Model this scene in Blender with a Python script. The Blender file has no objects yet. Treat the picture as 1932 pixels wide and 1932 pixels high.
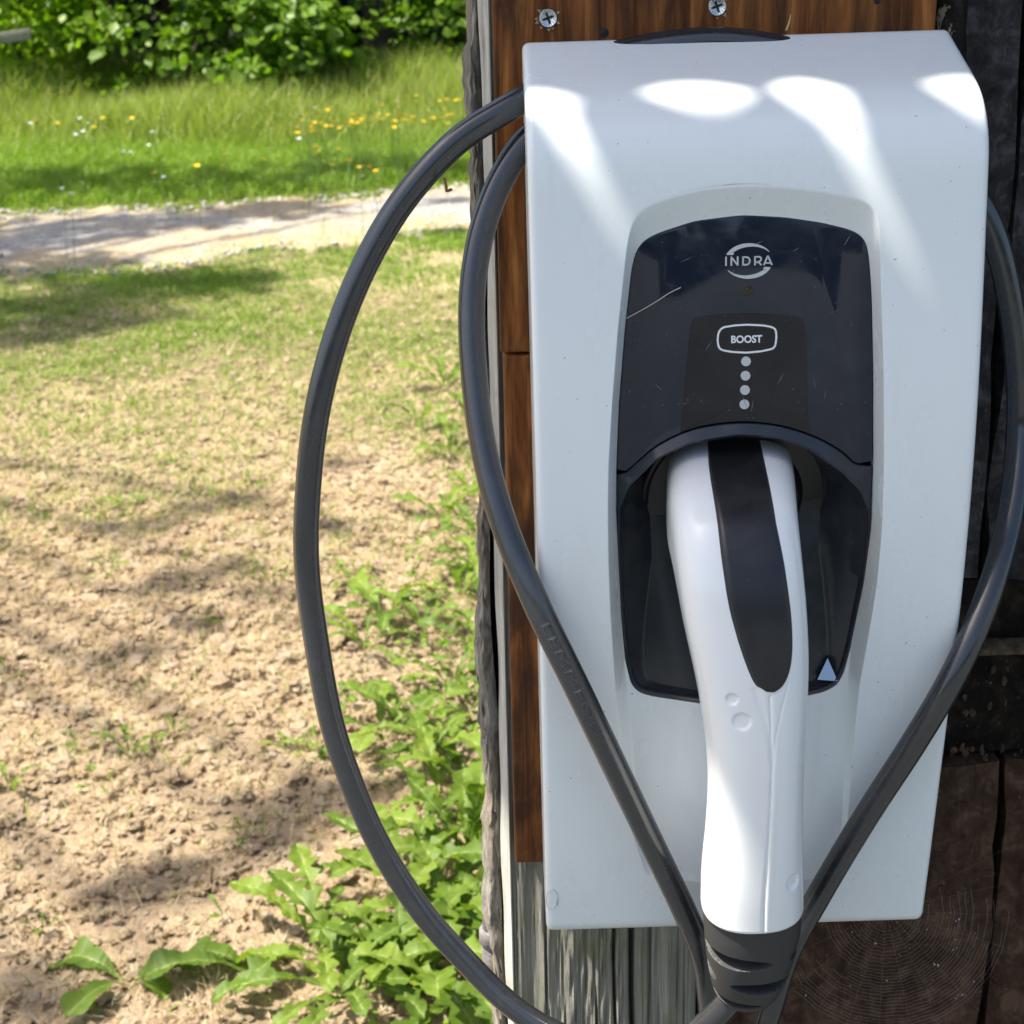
import bpy, bmesh, math, random
import numpy as np
from mathutils import Vector
rng = np.random.default_rng(7)
random.seed(7)
S = bpy.context.scene
COL = S.collection
R = math.radians

# ------------------------------------------------------------------ camera
PITCH, ROLL, FOC = R(19), R(1.3), 2898.0        # pitch down, roll, focal length in photo units (1932 wide)
CAM = np.array([0, -.86, 1.30])
F_ = np.array([0, math.cos(PITCH), -math.sin(PITCH)])
r0 = np.array([1., 0, 0]); u0 = np.array([0, math.sin(PITCH), math.cos(PITCH)])
R_ = r0 * math.cos(ROLL) - u0 * math.sin(ROLL)
U_ = u0 * math.cos(ROLL) + r0 * math.sin(ROLL)
cd = bpy.data.cameras.new('camera'); cam = bpy.data.objects.new('camera', cd); COL.objects.link(cam)
from mathutils import Matrix
cam.matrix_world = Matrix(((R_[0], U_[0], -F_[0], CAM[0]), (R_[1], U_[1], -F_[1], CAM[1]), (R_[2], U_[2], -F_[2], CAM[2]), (0, 0, 0, 1)))
cd.sensor_width = 36; cd.lens = 36 * FOC / 1932; cd.clip_start = .02; cd.clip_end = 2000
cd.dof.use_dof = True; cd.dof.focus_distance = .85; cd.dof.aperture_fstop = 21
S.camera = cam
# ------------------------------------------------------------------ sky, sun, exposure
SUN_D = np.array([.47, .125, -.868]); SUN_D /= np.linalg.norm(SUN_D)
w = bpy.data.worlds.new('World'); S.world = w; w.use_nodes = True
nt = w.node_tree; bg = nt.nodes['Background']
sky = nt.nodes.new('ShaderNodeTexSky'); sky.sky_type = 'NISHITA'; sky.sun_disc = False
sky.sun_elevation = math.asin(-SUN_D[2]); sky.sun_rotation = math.atan2(-SUN_D[0], -SUN_D[1])
sky.air_density = 1.0; sky.dust_density = 3.0; sky.ozone_density = 1.0
nt.links.new(sky.outputs[0], bg.inputs[0]); bg.inputs[1].default_value = .105
sl = bpy.data.lights.new('sun', 'SUN'); sun = bpy.data.objects.new('sun', sl); COL.objects.link(sun)
sl.energy = 4.7; sl.angle = R(.7); sl.color = (1, .95, .85)
sun.rotation_euler = Vector(SUN_D).to_track_quat('-Z', 'Y').to_euler(); sun.location = (-3, -1, 8)
S.view_settings.view_transform = 'Standard'; S.view_settings.look = 'None'
S.view_settings.exposure = 1.24; S.view_settings.gamma = 1; S.view_settings.use_curve_mapping = False
S.render.engine = 'CYCLES'
S.cycles.use_denoising = True
S.cycles.max_bounces = 8; S.cycles.transparent_max_bounces = 6; S.cycles.caustics_reflective = False; S.cycles.caustics_refractive = False
S.cycles.sample_clamp_indirect = 6

# ------------------------------------------------------------------ measuring: photo coordinates -> places in the scene
def ray(x, y):
    return F_ + R_ * ((x - 966) / FOC) + U_ * ((966 - y) / FOC)
def onY(x, y, Y):
    d = ray(x, y); return CAM + d * ((Y - CAM[1]) / d[1])
def ground_h(X, Y):
    Yc = np.minimum(Y, 14)
    return .05 * np.maximum(0, Yc - 1) + .012 * np.sin(X * 2.1 + .4) * np.sin(Y * 1.7) * np.clip(Y - .6, 0, 1)
def onG(x, y):
    z = 0.
    d = ray(x, y)
    for i in range(50):
        P = CAM + d * ((z - CAM[2]) / d[2]); z = float(ground_h(P[0], P[1]))
    return P
def proj(P):
    v = np.asarray(P, float) - CAM
    z = v @ F_
    return 966 + FOC * (v @ R_) / z, 966 - FOC * (v @ U_) / z

# ------------------------------------------------------------------ building helpers
def wloc(o):
    p = np.zeros(3)
    while o is not None:
        p = p + np.array(o.location); o = o.parent
    return p
def tag(o, label=None, cat=None, group=None, kind=None):
    if label: o['label'] = label
    if cat: o['category'] = cat
    if group: o['group'] = group
    if kind: o['kind'] = kind
    return o
def thing(name, label, cat, loc=(0, 0, 0), group=None):
    o = bpy.data.objects.new(name, None); COL.objects.link(o); o.location = loc; o.empty_display_size = .02
    return tag(o, label, cat, group)
def mk(name, V, F, mat, parent=None, smooth=True, sharp=None, attrs=None, world=True, loc=None):
    """link one mesh object; V in world coordinates (world=True) or local to parent / loc"""
    V = np.asarray(V, dtype=np.float64).reshape(-1, 3)
    if loc is not None: V = V - np.asarray(loc)
    elif world and parent is not None: V = V - wloc(parent)
    me = bpy.data.meshes.new(name)
    if isinstance(F, np.ndarray):
        n = F.shape[1]
        me.vertices.add(len(V)); me.vertices.foreach_set('co', V.astype(np.float32).ravel())
        me.loops.add(F.size); me.loops.foreach_set('vertex_index', F.astype(np.int32).ravel())
        me.polygons.add(len(F)); me.polygons.foreach_set('loop_start', np.arange(0, F.size, n, dtype=np.int32))
        me.polygons.foreach_set('loop_total', np.full(len(F), n, dtype=np.int32))
        me.update(calc_edges=True); me.validate()
    else:
        me.from_pydata([tuple(v) for v in V], [], [tuple(f) for f in F]); me.update()
    if attrs:
        for k, a in attrs.items():
            at = me.attributes.new(k, 'FLOAT', 'POINT'); at.data.foreach_set('value', np.asarray(a, dtype=np.float32))
    me.polygons.foreach_set('use_smooth', np.full(len(me.polygons), bool(smooth)))
    if sharp is not None: me.set_sharp_from_angle(angle=R(sharp))
    for m in (mat if isinstance(mat, (list, tuple)) else [mat]): me.materials.append(m)
    o = bpy.data.objects.new(name, me); COL.objects.link(o)
    if parent is not None: o.parent = parent
    if loc is not None: o.location = loc
    return o
def fixn(o):
    bm = bmesh.new(); bm.from_mesh(o.data); bmesh.ops.recalc_face_normals(bm, faces=bm.faces[:]); bm.to_mesh(o.data); bm.free(); return o
def bevel(o, w=.002, seg=2, ang=30):
    bm = bmesh.new(); bm.from_mesh(o.data)
    es = [e for e in bm.edges if len(e.link_faces) == 2 and e.calc_face_angle(0) > R(ang)]
    bmesh.ops.bevel(bm, geom=es, offset=w, segments=seg, affect='EDGES', profile=.5, clamp_overlap=True)
    bm.to_mesh(o.data); bm.free()
    o.data.polygons.foreach_set('use_smooth', np.full(len(o.data.polygons), True)); o.data.set_sharp_from_angle(angle=R(35))
    return o
def box(lo, hi):
    (a, b, c), (d, e, f) = lo, hi
    V = [(a, b, c), (d, b, c), (d, e, c), (a, e, c), (a, b, f), (d, b, f), (d, e, f), (a, e, f)]
    Fs = [(0, 3, 2, 1), (4, 5, 6, 7), (0, 1, 5, 4), (1, 2, 6, 5), (2, 3, 7, 6), (3, 0, 4, 7)]
    return V, Fs
def gridF(nr, nc, wrap=False):
    j = np.arange(nr - 1)[:, None]; i = np.arange(nc if wrap else nc - 1)[None, :]
    i2 = (i + 1) % nc
    return np.stack([j * nc + i, j * nc + i2, (j + 1) * nc + i2, (j + 1) * nc + i], -1).reshape(-1, 4)
def catmull(P, n):
    P = np.asarray(P, float); out = []
    Q = np.vstack([2 * P[0] - P[1], P, 2 * P[-1] - P[-2]])
    for k in range(1, len(Q) - 2):
        p0, p1, p2, p3 = Q[k - 1:k + 3]
        t = np.linspace(0, 1, n, endpoint=False)[:, None]
        out.append(.5 * (2 * p1 + (p2 - p0) * t + (2 * p0 - 5 * p1 + 4 * p2 - p3) * t ** 2 + (3 * p1 - p0 - 3 * p2 + p3) * t ** 3))
    out.append(Q[-2][None]); return np.vstack(out)
def resample(P, n, closed=False):
    P = np.asarray(P, float)
    if closed: P = np.vstack([P, P[:1]])
    s = np.r_[0, np.cumsum(np.linalg.norm(np.diff(P, axis=0), axis=1))]
    t = np.linspace(0, s[-1], n + 1)[:-1] if closed else np.linspace(0, s[-1], n)
    return np.stack([np.interp(t, s, P[:, k]) for k in range(P.shape[1])], 1)
def frames(P):
    T = np.gradient(P, axis=0); T /= np.linalg.norm(T, axis=1)[:, None]
    N = np.zeros_like(P); ref = np.array([0, -1., 0]);
    n = ref - T[0] * (ref @ T[0]); n /= np.linalg.norm(n); N[0] = n
    for i in range(1, len(P)):
        n = N[i - 1] - T[i] * (N[i - 1] @ T[i]); N[i] = n / np.linalg.norm(n)
    return T, N, np.cross(T, N)
def tube(P, rad, seg=10, caps=True, radfun=None):
    P = np.asarray(P, float); T, N, B = frames(P)
    th = np.linspace(0, 2 * math.pi, seg, endpoint=False)
    rr = np.broadcast_to(np.asarray(rad, float), (len(P),))[:, None] * np.ones((1, seg))
    if radfun is not None: rr = rr * radfun(np.arange(len(P))[:, None] / len(P), th[None, :])
    V = P[:, None] + rr[..., None] * (np.cos(th)[None, :, None] * N[:, None] + np.sin(th)[None, :, None] * B[:, None])
    Fs = gridF(len(P), seg, True)[:, ::-1]
    return V.reshape(-1, 3), Fs
def merge(parts):
    Vs, Fs, k = [], [], 0
    for V, Fc in parts:
        V = np.asarray(V, float).reshape(-1, 3); Vs.append(V)
        Fs += [tuple(int(i) + k for i in f) for f in Fc]; k += len(V)
    return np.vstack(Vs), Fs
def lathe(prof, seg, o, ax, ref):
    ax = np.asarray(ax, float) / np.linalg.norm(ax); ref = np.asarray(ref, float); e1 = ref - ax * (ref @ ax); e1 /= np.linalg.norm(e1); e2 = np.cross(ax, e1)
    th = np.linspace(0, 2 * math.pi, seg, endpoint=False)
    V = []
    for r_, h in prof: V.append(np.asarray(o)[None] + h * ax[None] + r_ * (np.cos(th)[:, None] * e1 + np.sin(th)[:, None] * e2))
    return np.vstack(V), gridF(len(prof), seg, True)

# ------------------------------------------------------------------ materials
class M:
    def __init__(s, name, base=(.5, .5, .5), rough=.5, spec=.5, metal=0.):
        s.m = bpy.data.materials.new(name); s.m.use_nodes = True; s.t = s.m.node_tree
        s.b = s.t.nodes['Principled BSDF']
        s.b.inputs['Base Color'].default_value = (*base, 1); s.b.inputs['Roughness'].default_value = rough
        s.b.inputs['Specular IOR Level'].default_value = spec; s.b.inputs['Metallic'].default_value = metal
    def n(s, t, **kw):
        nd = s.t.nodes.new('ShaderNode' + t)
        for k, v in kw.items():
            if k.startswith('i_'):
                key = k[2:]; key = int(key) if key.isdigit() else key.replace('_', ' ')
                nd.inputs[key].default_value = v
            else: setattr(nd, k, v)
        return nd
    def l(s, a, b): s.t.links.new(a, b)
    def pos(s, scale=(1, 1, 1), loc=(0, 0, 0)):
        g = s.n('NewGeometry'); mp = s.n('Mapping'); s.l(g.outputs['Position'], mp.inputs[0])
        mp.inputs['Scale'].default_value = scale; mp.inputs['Location'].default_value = loc; return mp.outputs[0]
    def noise(s, vec, scale, detail=4, rough=.55, dist=0.):
        nd = s.n('TexNoise'); nd.inputs['Scale'].default_value = scale; nd.inputs['Detail'].default_value = detail
        nd.inputs['Roughness'].default_value = rough; nd.inputs['Distortion'].default_value = dist
        s.l(vec, nd.inputs['Vector']); return nd.outputs[0]
    def ramp(s, fac, stops, interp='LINEAR'):
        nd = s.n('ValToRGB'); cr = nd.color_ramp; cr.interpolation = interp
        while len(cr.elements) < len(stops): cr.elements.new(.5)
        for e, (p, c) in zip(cr.elements, stops):
            e.position = p; e.color = (c, c, c, 1) if isinstance(c, (int, float)) else (*c, 1)
        s.l(fac, nd.inputs[0]); return nd.outputs[0]
    def mix(s, fac, a, b, mode='MIX'):
        nd = s.n('MixRGB', blend_type=mode)
        for k, v in ((0, fac), (1, a), (2, b)):
            if hasattr(v, 'node'): s.l(v, nd.inputs[k])
            else: nd.inputs[k].default_value = v if k == 0 else (*v, 1)
        return nd.outputs[0]
    def math(s, op, a, b=0.):
        nd = s.n('Math', operation=op)
        for k, v in ((0, a), (1, b)):
            if hasattr(v, 'node'): s.l(v, nd.inputs[k])
            else: nd.inputs[k].default_value = v
        return nd.outputs[0]
    def attr(s, name):
        nd = s.n('Attribute'); nd.attribute_name = name; return nd.outputs['Fac']
    def col(s, c): s.l(c, s.b.inputs['Base Color']); return s
    def ro(s, c): s.l(c, s.b.inputs['Roughness']); return s
    def bump(s, h, dist=.001, strength=1.):
        nd = s.n('Bump'); nd.inputs['Distance'].default_value = dist; nd.inputs['Strength'].default_value = strength
        s.l(h, nd.inputs['Height']); s.l(nd.outputs[0], s.b.inputs['Normal']); return s
    def translucent(s, colr, fac):
        tr = s.n('BsdfTranslucent')
        if hasattr(colr, 'node'): s.l(colr, tr.inputs[0])
        else: tr.inputs[0].default_value = (*colr, 1)
        mx = s.n('MixShader'); mx.inputs[0].default_value = fac
        s.l(s.b.outputs[0], mx.inputs[1]); s.l(tr.outputs[0], mx.inputs[2])
        s.l(mx.outputs[0], s.t.nodes['Material Output'].inputs[0]); return s

def white_plastic(name, base, rough, dust=True):
    m = M(name, base, rough)
    p = m.pos()
    if dust:
        sp = m.ramp(m.noise(p, 900, 2, .5), [(.74, 0.), (.78, 1.)])
        sm = m.ramp(m.noise(m.pos((1, 1, .6)), 17, 7, .62, .3), [(.50, 0.), (.74, 1.)])
        dk = m.ramp(m.noise(m.pos(loc=(3, 1, 2)), 620, 0, .5), [(.855, 0.), (.88, 1.)])
        c = m.mix(m.math('MULTIPLY', sm, .16), base, (.66, .66, .63))
        dr = m.ramp(m.noise(m.pos((1, 1, .04), (7, 0, 0)), 95, 5, .65), [(.56, 0.), (.76, 1.)])
        c = m.mix(m.math('MULTIPLY', dr, .14), c, (.56, .54, .48))
        c = m.mix(m.math('MULTIPLY', dk, .65), c, (.16, .15, .14))
        m.col(c)
        m.ro(m.math('ADD', m.math('ADD', rough, m.math('MULTIPLY', sm, .30)), m.math('MULTIPLY', sp, .1)))
    m.bump(m.noise(p, 14, 2, .4), .0006, .35)
    return m.m
MAT = {}
MAT['cover'] = white_plastic('white_cover_plastic', (.78, .82, .82), .17)
MAT['handle'] = white_plastic('white_handle_plastic', (.82, .83, .82), .16, False)
def dark_plastic(name, base, rough, speck=.0, spec=.5):
    m = M(name, base, rough, spec)
    p = m.pos()
    d = m.ramp(m.noise(p, 1100, 1, .5), [(.76, 0.), (.80, 1.)])
    sm = m.ramp(m.noise(p, 34, 5, .6, 1.), [(.45, 0.), (.75, 1.)])
    c = m.mix(m.math('MULTIPLY', d, speck), base, (.35, .36, .36))
    c = m.mix(m.math('MULTIPLY', sm, .05), c, (.2, .2, .21))
    m.col(c); m.ro(m.math('ADD', rough, m.math('MULTIPLY', sm, .14)))
    return m.m
MAT['panel'] = dark_plastic('navy_black_gloss_panel', (.013, .018, .032), .06, .3, .5)
MAT['inset'] = dark_plastic('black_gloss_inset', (.004, .005, .010), .06, .3, .5)
MAT['bowl'] = dark_plastic('dark_grey_bowl_plastic', (.024, .027, .034), .16, .15, .5)
MAT['socket'] = dark_plastic('black_socket_plastic', (.006, .006, .007), .35, .1)
MAT['grip'] = dark_plastic('black_grip_rubber', (.012, .012, .014), .34, .5)
MAT['boot'] = dark_plastic('charcoal_boot_rubber', (.030, .030, .030), .55, .25)
MAT['print'] = M('pale_grey_print', (.55, .57, .58), .5).m
MAT['led'] = M('dark_sensor_lens', (.03, .022, .01), .08).m
MAT['gap'] = M('black_gap', (.004, .004, .004), .7).m
m = M('grey_cable_sheath', (.05, .05, .054), .2, .85)
p = m.pos()
m.col(m.mix(m.ramp(m.noise(p, 60, 6, .7), [(.5, 0.), (.8, 1.)]), (.022, .024, .028), (.036, .037, .040)))
m.ro(m.ramp(m.noise(p, 140, 4, .6), [(.35, .17), (.75, .30)])).bump(m.noise(m.pos(), 320, 2), .00004, .3)
MAT['cable'] = m.m
MAT['cableprint'] = M('raised_cable_lettering', (.046, .049, .056), .28).m

m = M('stained_timber', (.15, .06, .02), .34, .2)
p = m.pos((1, 1, .085)); q = m.pos((1, 1, .25), (1, 0, 3))
g1 = m.noise(p, 90, 6, .65, 1.2); g2 = m.noise(q, 16, 4, .6, 2.5); g3 = m.noise(m.pos((1, 1, .02)), 240, 3, .6)
c = m.ramp(g1, [(.28, (.030, .012, .004)), (.42, (.13, .042, .010)), (.58, (.29, .105, .024)), (.78, (.46, .21, .062))])
c = m.mix(m.ramp(g2, [(.38, .85), (.62, 0.)]), c, (.028, .012, .006))
c = m.mix(m.math('MULTIPLY', m.ramp(g3, [(.6, 0.), (.72, 1.)]), .35), c, (.40, .20, .07))
m.col(c); m.ro(m.ramp(g1, [(.3, .28), (.8, .5)])); m.bump(m.math('ADD', g1, m.math('MULTIPLY', g3, .5)), .0012, .6)
MAT['stain'] = m.m
m = M('weathered_grey_timber', (.3, .3, .27), .85, .25)
p = m.pos((1, 1, .016)); q = m.pos((1, 1, .2), (2, 0, 1))
g1 = m.noise(p, 230, 9, .75, .5); g2 = m.noise(q, 22, 5, .65, 1.); g3 = m.noise(m.pos((1, 1, .012), (5, 2, 0)), 420, 4, .6)
gr = m.noise(m.pos((1, 1, .5), (0, 4, 0)), 30, 6, .7)
c = m.ramp(g1, [(.27, (.07, .065, .052)), (.42, (.21, .20, .165)), (.58, (.36, .345, .285)), (.75, (.52, .50, .42))])
c = m.mix(m.ramp(g2, [(.42, 0.), (.7, .55)]), c, (.24, .235, .20))
c = m.mix(m.ramp(gr, [(.50, 0.), (.68, .75)]), c, (.19, .20, .075))
c = m.mix(m.ramp(g3, [(.34, .8), (.44, 0.)]), c, (.045, .042, .035))
m.col(c); m.bump(m.math('ADD', g1, m.math('MULTIPLY', g3, .8)), .0028, 1.)
MAT['post'] = m.m
m = M('pale_sapwood_edge', (.6, .58, .5), .8, .25)
p = m.pos((1, 1, .06))
g1 = m.noise(p, 200, 6, .7, .4); g2 = m.noise(m.pos((1, 1, .6)), 40, 5, .7)
c = m.ramp(g1, [(.28, (.18, .17, .14)), (.45, (.42, .405, .35)), (.7, (.60, .58, .51))])
c = m.mix(m.ramp(g2, [(.55, 0.), (.72, .6)]), c, (.30, .29, .24))
m.col(c); m.bump(g1, .0015, .9); MAT['sapwood'] = m.m
m = M('rough_bark', (.1, .09, .08), .95, .15)
p = m.pos((1, 1, .22))
g1 = m.noise(p, 120, 8, .75, 1.); g2 = m.noise(m.pos((1, 1, .5), (3, 3, 3)), 30, 5, .65)
c = m.ramp(g1, [(.30, (.05, .042, .034)), (.46, (.20, .18, .15)), (.66, (.46, .43, .37))])
c = m.mix(m.ramp(g2, [(.5, 0.), (.66, .7)]), c, (.34, .26, .17))
m.col(c); m.bump(g1, .004, .9); MAT['bark'] = m.m
def dark_board(name, c0, c1, c2, flake):
    m = M(name, c1, .85, .1)
    p = m.pos((1, 1, .2)); g1 = m.noise(m.pos((1, 1, 1)), 60, 8, .7, .5); g2 = m.noise(p, 150, 6, .7, .5)
    c = m.ramp(g1, [(.32, c0), (.5, c1), (.66, c2)])
    c = m.mix(m.ramp(g2, [(.34, .7), (.5, 0.)]), c, c0)
    sp = m.ramp(m.noise(m.pos((1, 1, .8)), 330, 2, .5), [(.715, 0.), (.75, 1.)])
    c = m.mix(m.math('MULTIPLY', sp, .35), c, (.30, .27, .23))
    if flake > 0:
        fl = m.ramp(m.noise(m.pos((1, 1, .55), (1.3, 0, .2)), 60, 9, .72, .8), [(.60 - flake, 0.), (.62 - flake, 1.)])
        c = m.mix(fl, c, (.34, .30, .20))
    m.col(c); m.bump(m.math('ADD', g1, g2), .003, .8); return m.m
MAT['tar'] = dark_board('tarred_black_timber', (.016, .015, .015), (.046, .043, .043), (.105, .10, .102), 0)
MAT['brownboard'] = dark_board('dark_brown_board', (.028, .015, .009), (.066, .038, .024), (.13, .078, .050), 0)
MAT['rail'] = dark_board('flaking_dark_rail', (.006, .005, .004), (.012, .009, .007), (.04, .03, .02), .0)
MAT['flaky'] = dark_board('peeling_painted_timber', (.008, .007, .007), (.020, .016, .014), (.05, .04, .035), .06)
MAT['flakebrown'] = dark_board('crumbly_brown_flake', (.03, .02, .012), (.07, .05, .035), (.15, .11, .08), 0)
MAT['ledge'] = dark_board('pale_ledge_timber', (.05, .035, .02), (.11, .085, .05), (.22, .17, .10), 0)
m = M('zinc_screw', (.62, .66, .68), .32, .5, 1.); m.ro(m.ramp(m.noise(m.pos(), 900, 3), [(.35, .2), (.7, .5)])); MAT['zinc'] = m.m
m = M('rusty_grey_iron', (.2, .17, .15), .7, .4, .2)
m.col(m.ramp(m.noise(m.pos(), 160, 6, .7), [(.3, (.10, .09, .085)), (.55, (.22, .20, .19)), (.75, (.30, .22, .15))])).bump(m.noise(m.pos(), 400, 4), .0008, .7); MAT['iron'] = m.m
MAT['scratch'] = M('pale_scratch', (.20, .22, .24), .5).m
MAT['boostprint'] = M('bright_white_print', (.82, .84, .88), .4).m
MAT['silk'] = M('pale_spider_silk', (.62, .58, .52), .45).m
MAT['webdust'] = M('dusty_web_thread', (.30, .24, .19), .5).m
MAT['straw'] = M('dry_straw', (.50, .38, .20), .7).m
MAT['twig'] = M('brown_twig', (.17, .09, .04), .7).m

def leafmat(name, dark, mid, light, vein=None, trans=.35, rough=.42, spec=.5):
    m = M(name, mid, rough, spec)
    a = m.attr('tint')
    c = m.ramp(a, [(0., dark), (.5, mid), (1., light)])
    n = m.noise(m.pos(), 60, 4, .6); c = m.mix(.25, c, m.mix(n, dark, light))
    if vein is not None:
        v = m.attr('vein'); c = m.mix(v, c, vein)
    m.col(c)
    tc = m.mix(1., c, (1.25, 1.5, .42), 'MULTIPLY')
    m.translucent(tc, trans); return m.m
MAT['dandelion'] = leafmat('dandelion_leaf_green', (.06, .115, .014), (.115, .185, .02), (.19, .265, .032), (.30, .37, .11), .38, .5, .25)
MAT['grass'] = leafmat('grass_green', (.10, .20, .02), (.18, .30, .03), (.32, .38, .07), None, .35, .5, .3)
MAT['longgrass'] = leafmat('tall_meadow_grass', (.15, .21, .03), (.26, .33, .05), (.46, .46, .18), None, .35, .5, .3)
MAT['drygrass'] = leafmat('dry_grass_straw', (.36, .26, .14), (.56, .43, .26), (.70, .58, .38), None, .15, .7, .2)
MAT['fuzz'] = leafmat('fluffy_tan_fibre', (.48, .34, .20), (.70, .53, .35), (.80, .69, .53), None, .2, .8, .1)
MAT['shrubleaf'] = leafmat('shrub_leaf_green', (.07, .145, .012), (.13, .235, .018), (.24, .35, .03), None, .45, .46, .4)
MAT['limeleaf'] = leafmat('bright_lime_leaf', (.12, .21, .015), (.20, .31, .02), (.34, .44, .04), None, .48, .46, .4)
MAT['darkleaf'] = leafmat('dark_woodland_leaf', (.02, .05, .012), (.035, .08, .015), (.06, .12, .02), None, .25, .45)
MAT['yellow'] = M('buttercup_yellow', (.80, .52, .02), .35).m
MAT['petalwhite'] = M('white_petal', (.75, .76, .74), .5).m
MAT['stem'] = M('green_stem', (.12, .2, .04), .6).m
m = M('shrub_bark', (.06, .045, .03), .9); MAT['shrubbark'] = m.m
# crumbly litter
m = M('tan_litter_crumb', (.5, .36, .22), .95, .1)
a = m.attr('tint'); n = m.noise(m.pos(), 260, 5, .7); n2 = m.noise(m.pos(), 900, 3, .7)
c = m.ramp(a, [(0., (.44, .30, .185)), (.35, (.62, .46, .31)), (.7, (.72, .57, .41)), (1., (.78, .68, .53))])
c = m.mix(.55, c, m.ramp(n, [(.3, (.36, .24, .14)), (.52, (.64, .48, .31)), (.72, (.78, .66, .48))]))
m.col(c); m.bump(m.math('ADD', n, n2), .006, 1.); MAT['crumb'] = m.m

# ground: tan thatch mixed with green, dark soil under the hedge
m = M('thatchy_ground', (.4, .3, .17), .95, .1)
p = m.pos()
big = m.noise(p, 1.5, 5, .6, .6); fine = m.noise(p, 45, 7, .75); mid = m.noise(p, 9, 5, .65)
tan = m.ramp(fine, [(.28, (.24, .165, .10)), (.45, (.48, .35, .22)), (.6, (.62, .475, .31)), (.78, (.72, .60, .44))])
grn = m.ramp(fine, [(.28, (.05, .07, .015)), (.5, (.14, .18, .035)), (.75, (.30, .30, .09))])
sep = m.n('SeparateXYZ'); g = m.n('NewGeometry'); m.l(g.outputs['Position'], sep.inputs[0]); Yy = sep.outputs[1]
far = m.n('MapRange'); far.inputs[1].default_value = 2.1; far.inputs[2].default_value = 4.3; far.inputs[3].default_value = -.17; far.inputs[4].default_value = .07; m.l(Yy, far.inputs[0])
bank = m.n('MapRange'); bank.inputs[1].default_value = 6.6; bank.inputs[2].default_value = 7.6; bank.inputs[3].default_value = 0; bank.inputs[4].default_value = .45; m.l(Yy, bank.inputs[0])
gm = m.math('ADD', m.math('ADD', m.math('ADD', m.math('MULTIPLY', big, .7), m.math('MULTIPLY', mid, .3)), far.outputs[0]), bank.outputs[0])
c = m.mix(m.ramp(gm, [(.47, 0.), (.62, 1.)]), tan, grn)
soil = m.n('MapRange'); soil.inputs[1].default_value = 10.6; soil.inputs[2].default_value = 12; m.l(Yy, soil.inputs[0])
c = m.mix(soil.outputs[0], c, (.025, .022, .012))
nearf = m.n('MapRange'); nearf.inputs[1].default_value = 2.6; nearf.inputs[2].default_value = 1.6; nearf.inputs[3].default_value = 0; nearf.inputs[4].default_value = .6; m.l(Yy, nearf.inputs[0])
c = m.mix(nearf.outputs[0], c, m.ramp(fine, [(.3, (.22, .155, .095)), (.7, (.56, .42, .28))]))
bounce_ground = m.n('MapRange'); bounce_ground.inputs[1].default_value = .35; bounce_ground.inputs[2].default_value = .05; m.l(Yy, bounce_ground.inputs[0])  # unseen ground on the camera side, greyed to set its bounce on the charger
c = m.mix(bounce_ground.outputs[0], c, m.ramp(fine, [(.3, (.10, .108, .104)), (.7, (.24, .25, .24))]))
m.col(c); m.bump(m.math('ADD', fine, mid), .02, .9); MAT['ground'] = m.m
m = M('gravel_track', (.4, .36, .3), .95, .15)
fine = m.noise(m.pos(), 40, 6, .75); mid = m.noise(m.pos(), 2.2, 5, .6, .5); vo = m.n('TexVoronoi'); vo.inputs['Scale'].default_value = 45; m.l(m.pos(), vo.inputs['Vector'])
c = m.ramp(fine, [(.3, (.16, .15, .135)), (.5, (.31, .29, .265)), (.72, (.45, .425, .39))])
c = m.mix(m.ramp(mid, [(.42, 0.), (.6, .8)]), c, m.ramp(fine, [(.3, (.26, .19, .11)), (.7, (.50, .385, .24))]))
e = m.attr('edge'); e = m.ramp(m.math('ADD', e, m.math('MULTIPLY', m.math('SUBTRACT', m.noise(m.pos(), 5, 6, .7), .5), 1.3)), [(.45, 0.), (.95, 1.)])
c = m.mix(e, c, m.mix(m.noise(m.pos(), 14, 5, .7), (.22, .19, .08), (.50, .38, .22)))
m.col(c); m.bump(m.math('ADD', fine, vo.outputs[0]), .012, .6); MAT['path'] = m.m
MAT['pebble'] = M('pale_pebble', (.42, .39, .34), .9, .2).m
m = M('corrugated_iron_sheet', (.16, .15, .14), .6, .5, .6); m.col(m.ramp(m.noise(m.pos(), 12, 5), [(.3, (.12, .09, .07)), (.7, (.24, .23, .22))])); MAT['iron_sheet'] = m.m

# ================================================================== LARGE STRUCTURE
def axis(lo, hi, dense_lo, dense_hi, step):
    a = [dense_lo]; d = step
    while a[-1] > lo: d *= 1.35; a.append(max(lo, a[-1] - d))
    b = list(np.arange(dense_lo + step, dense_hi, step)); d = step
    b.append(dense_hi)
    while b[-1] < hi: d *= 1.35; b.append(min(hi, b[-1] + d))
    return np.array(a[::-1] + b)
def bumps(X, Y):
    k = np.clip((Y - .3) / .5, 0, 1) * np.clip((9 - Y) / 3, 0, 1)
    return k * (.010 * np.sin(X * 17 + 3 * np.sin(Y * 7)) * np.sin(Y * 19 + 2 * np.sin(X * 9)) + .006 * np.sin(X * 41 + Y * 13) * np.sin(Y * 37 - X * 17))
gx = axis(-400, 400, -5.2, 3.4, .05); gy = axis(-300, 600, .3, 8.2, .05)
GX, GY = np.meshgrid(gx, gy)
GZ = ground_h(GX, GY) + bumps(GX, GY)
tag(mk('ground', np.stack([GX, GY, GZ], -1).reshape(-1, 3), gridF(len(gy), len(gx)), MAT['ground']), kind='structure')
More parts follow.
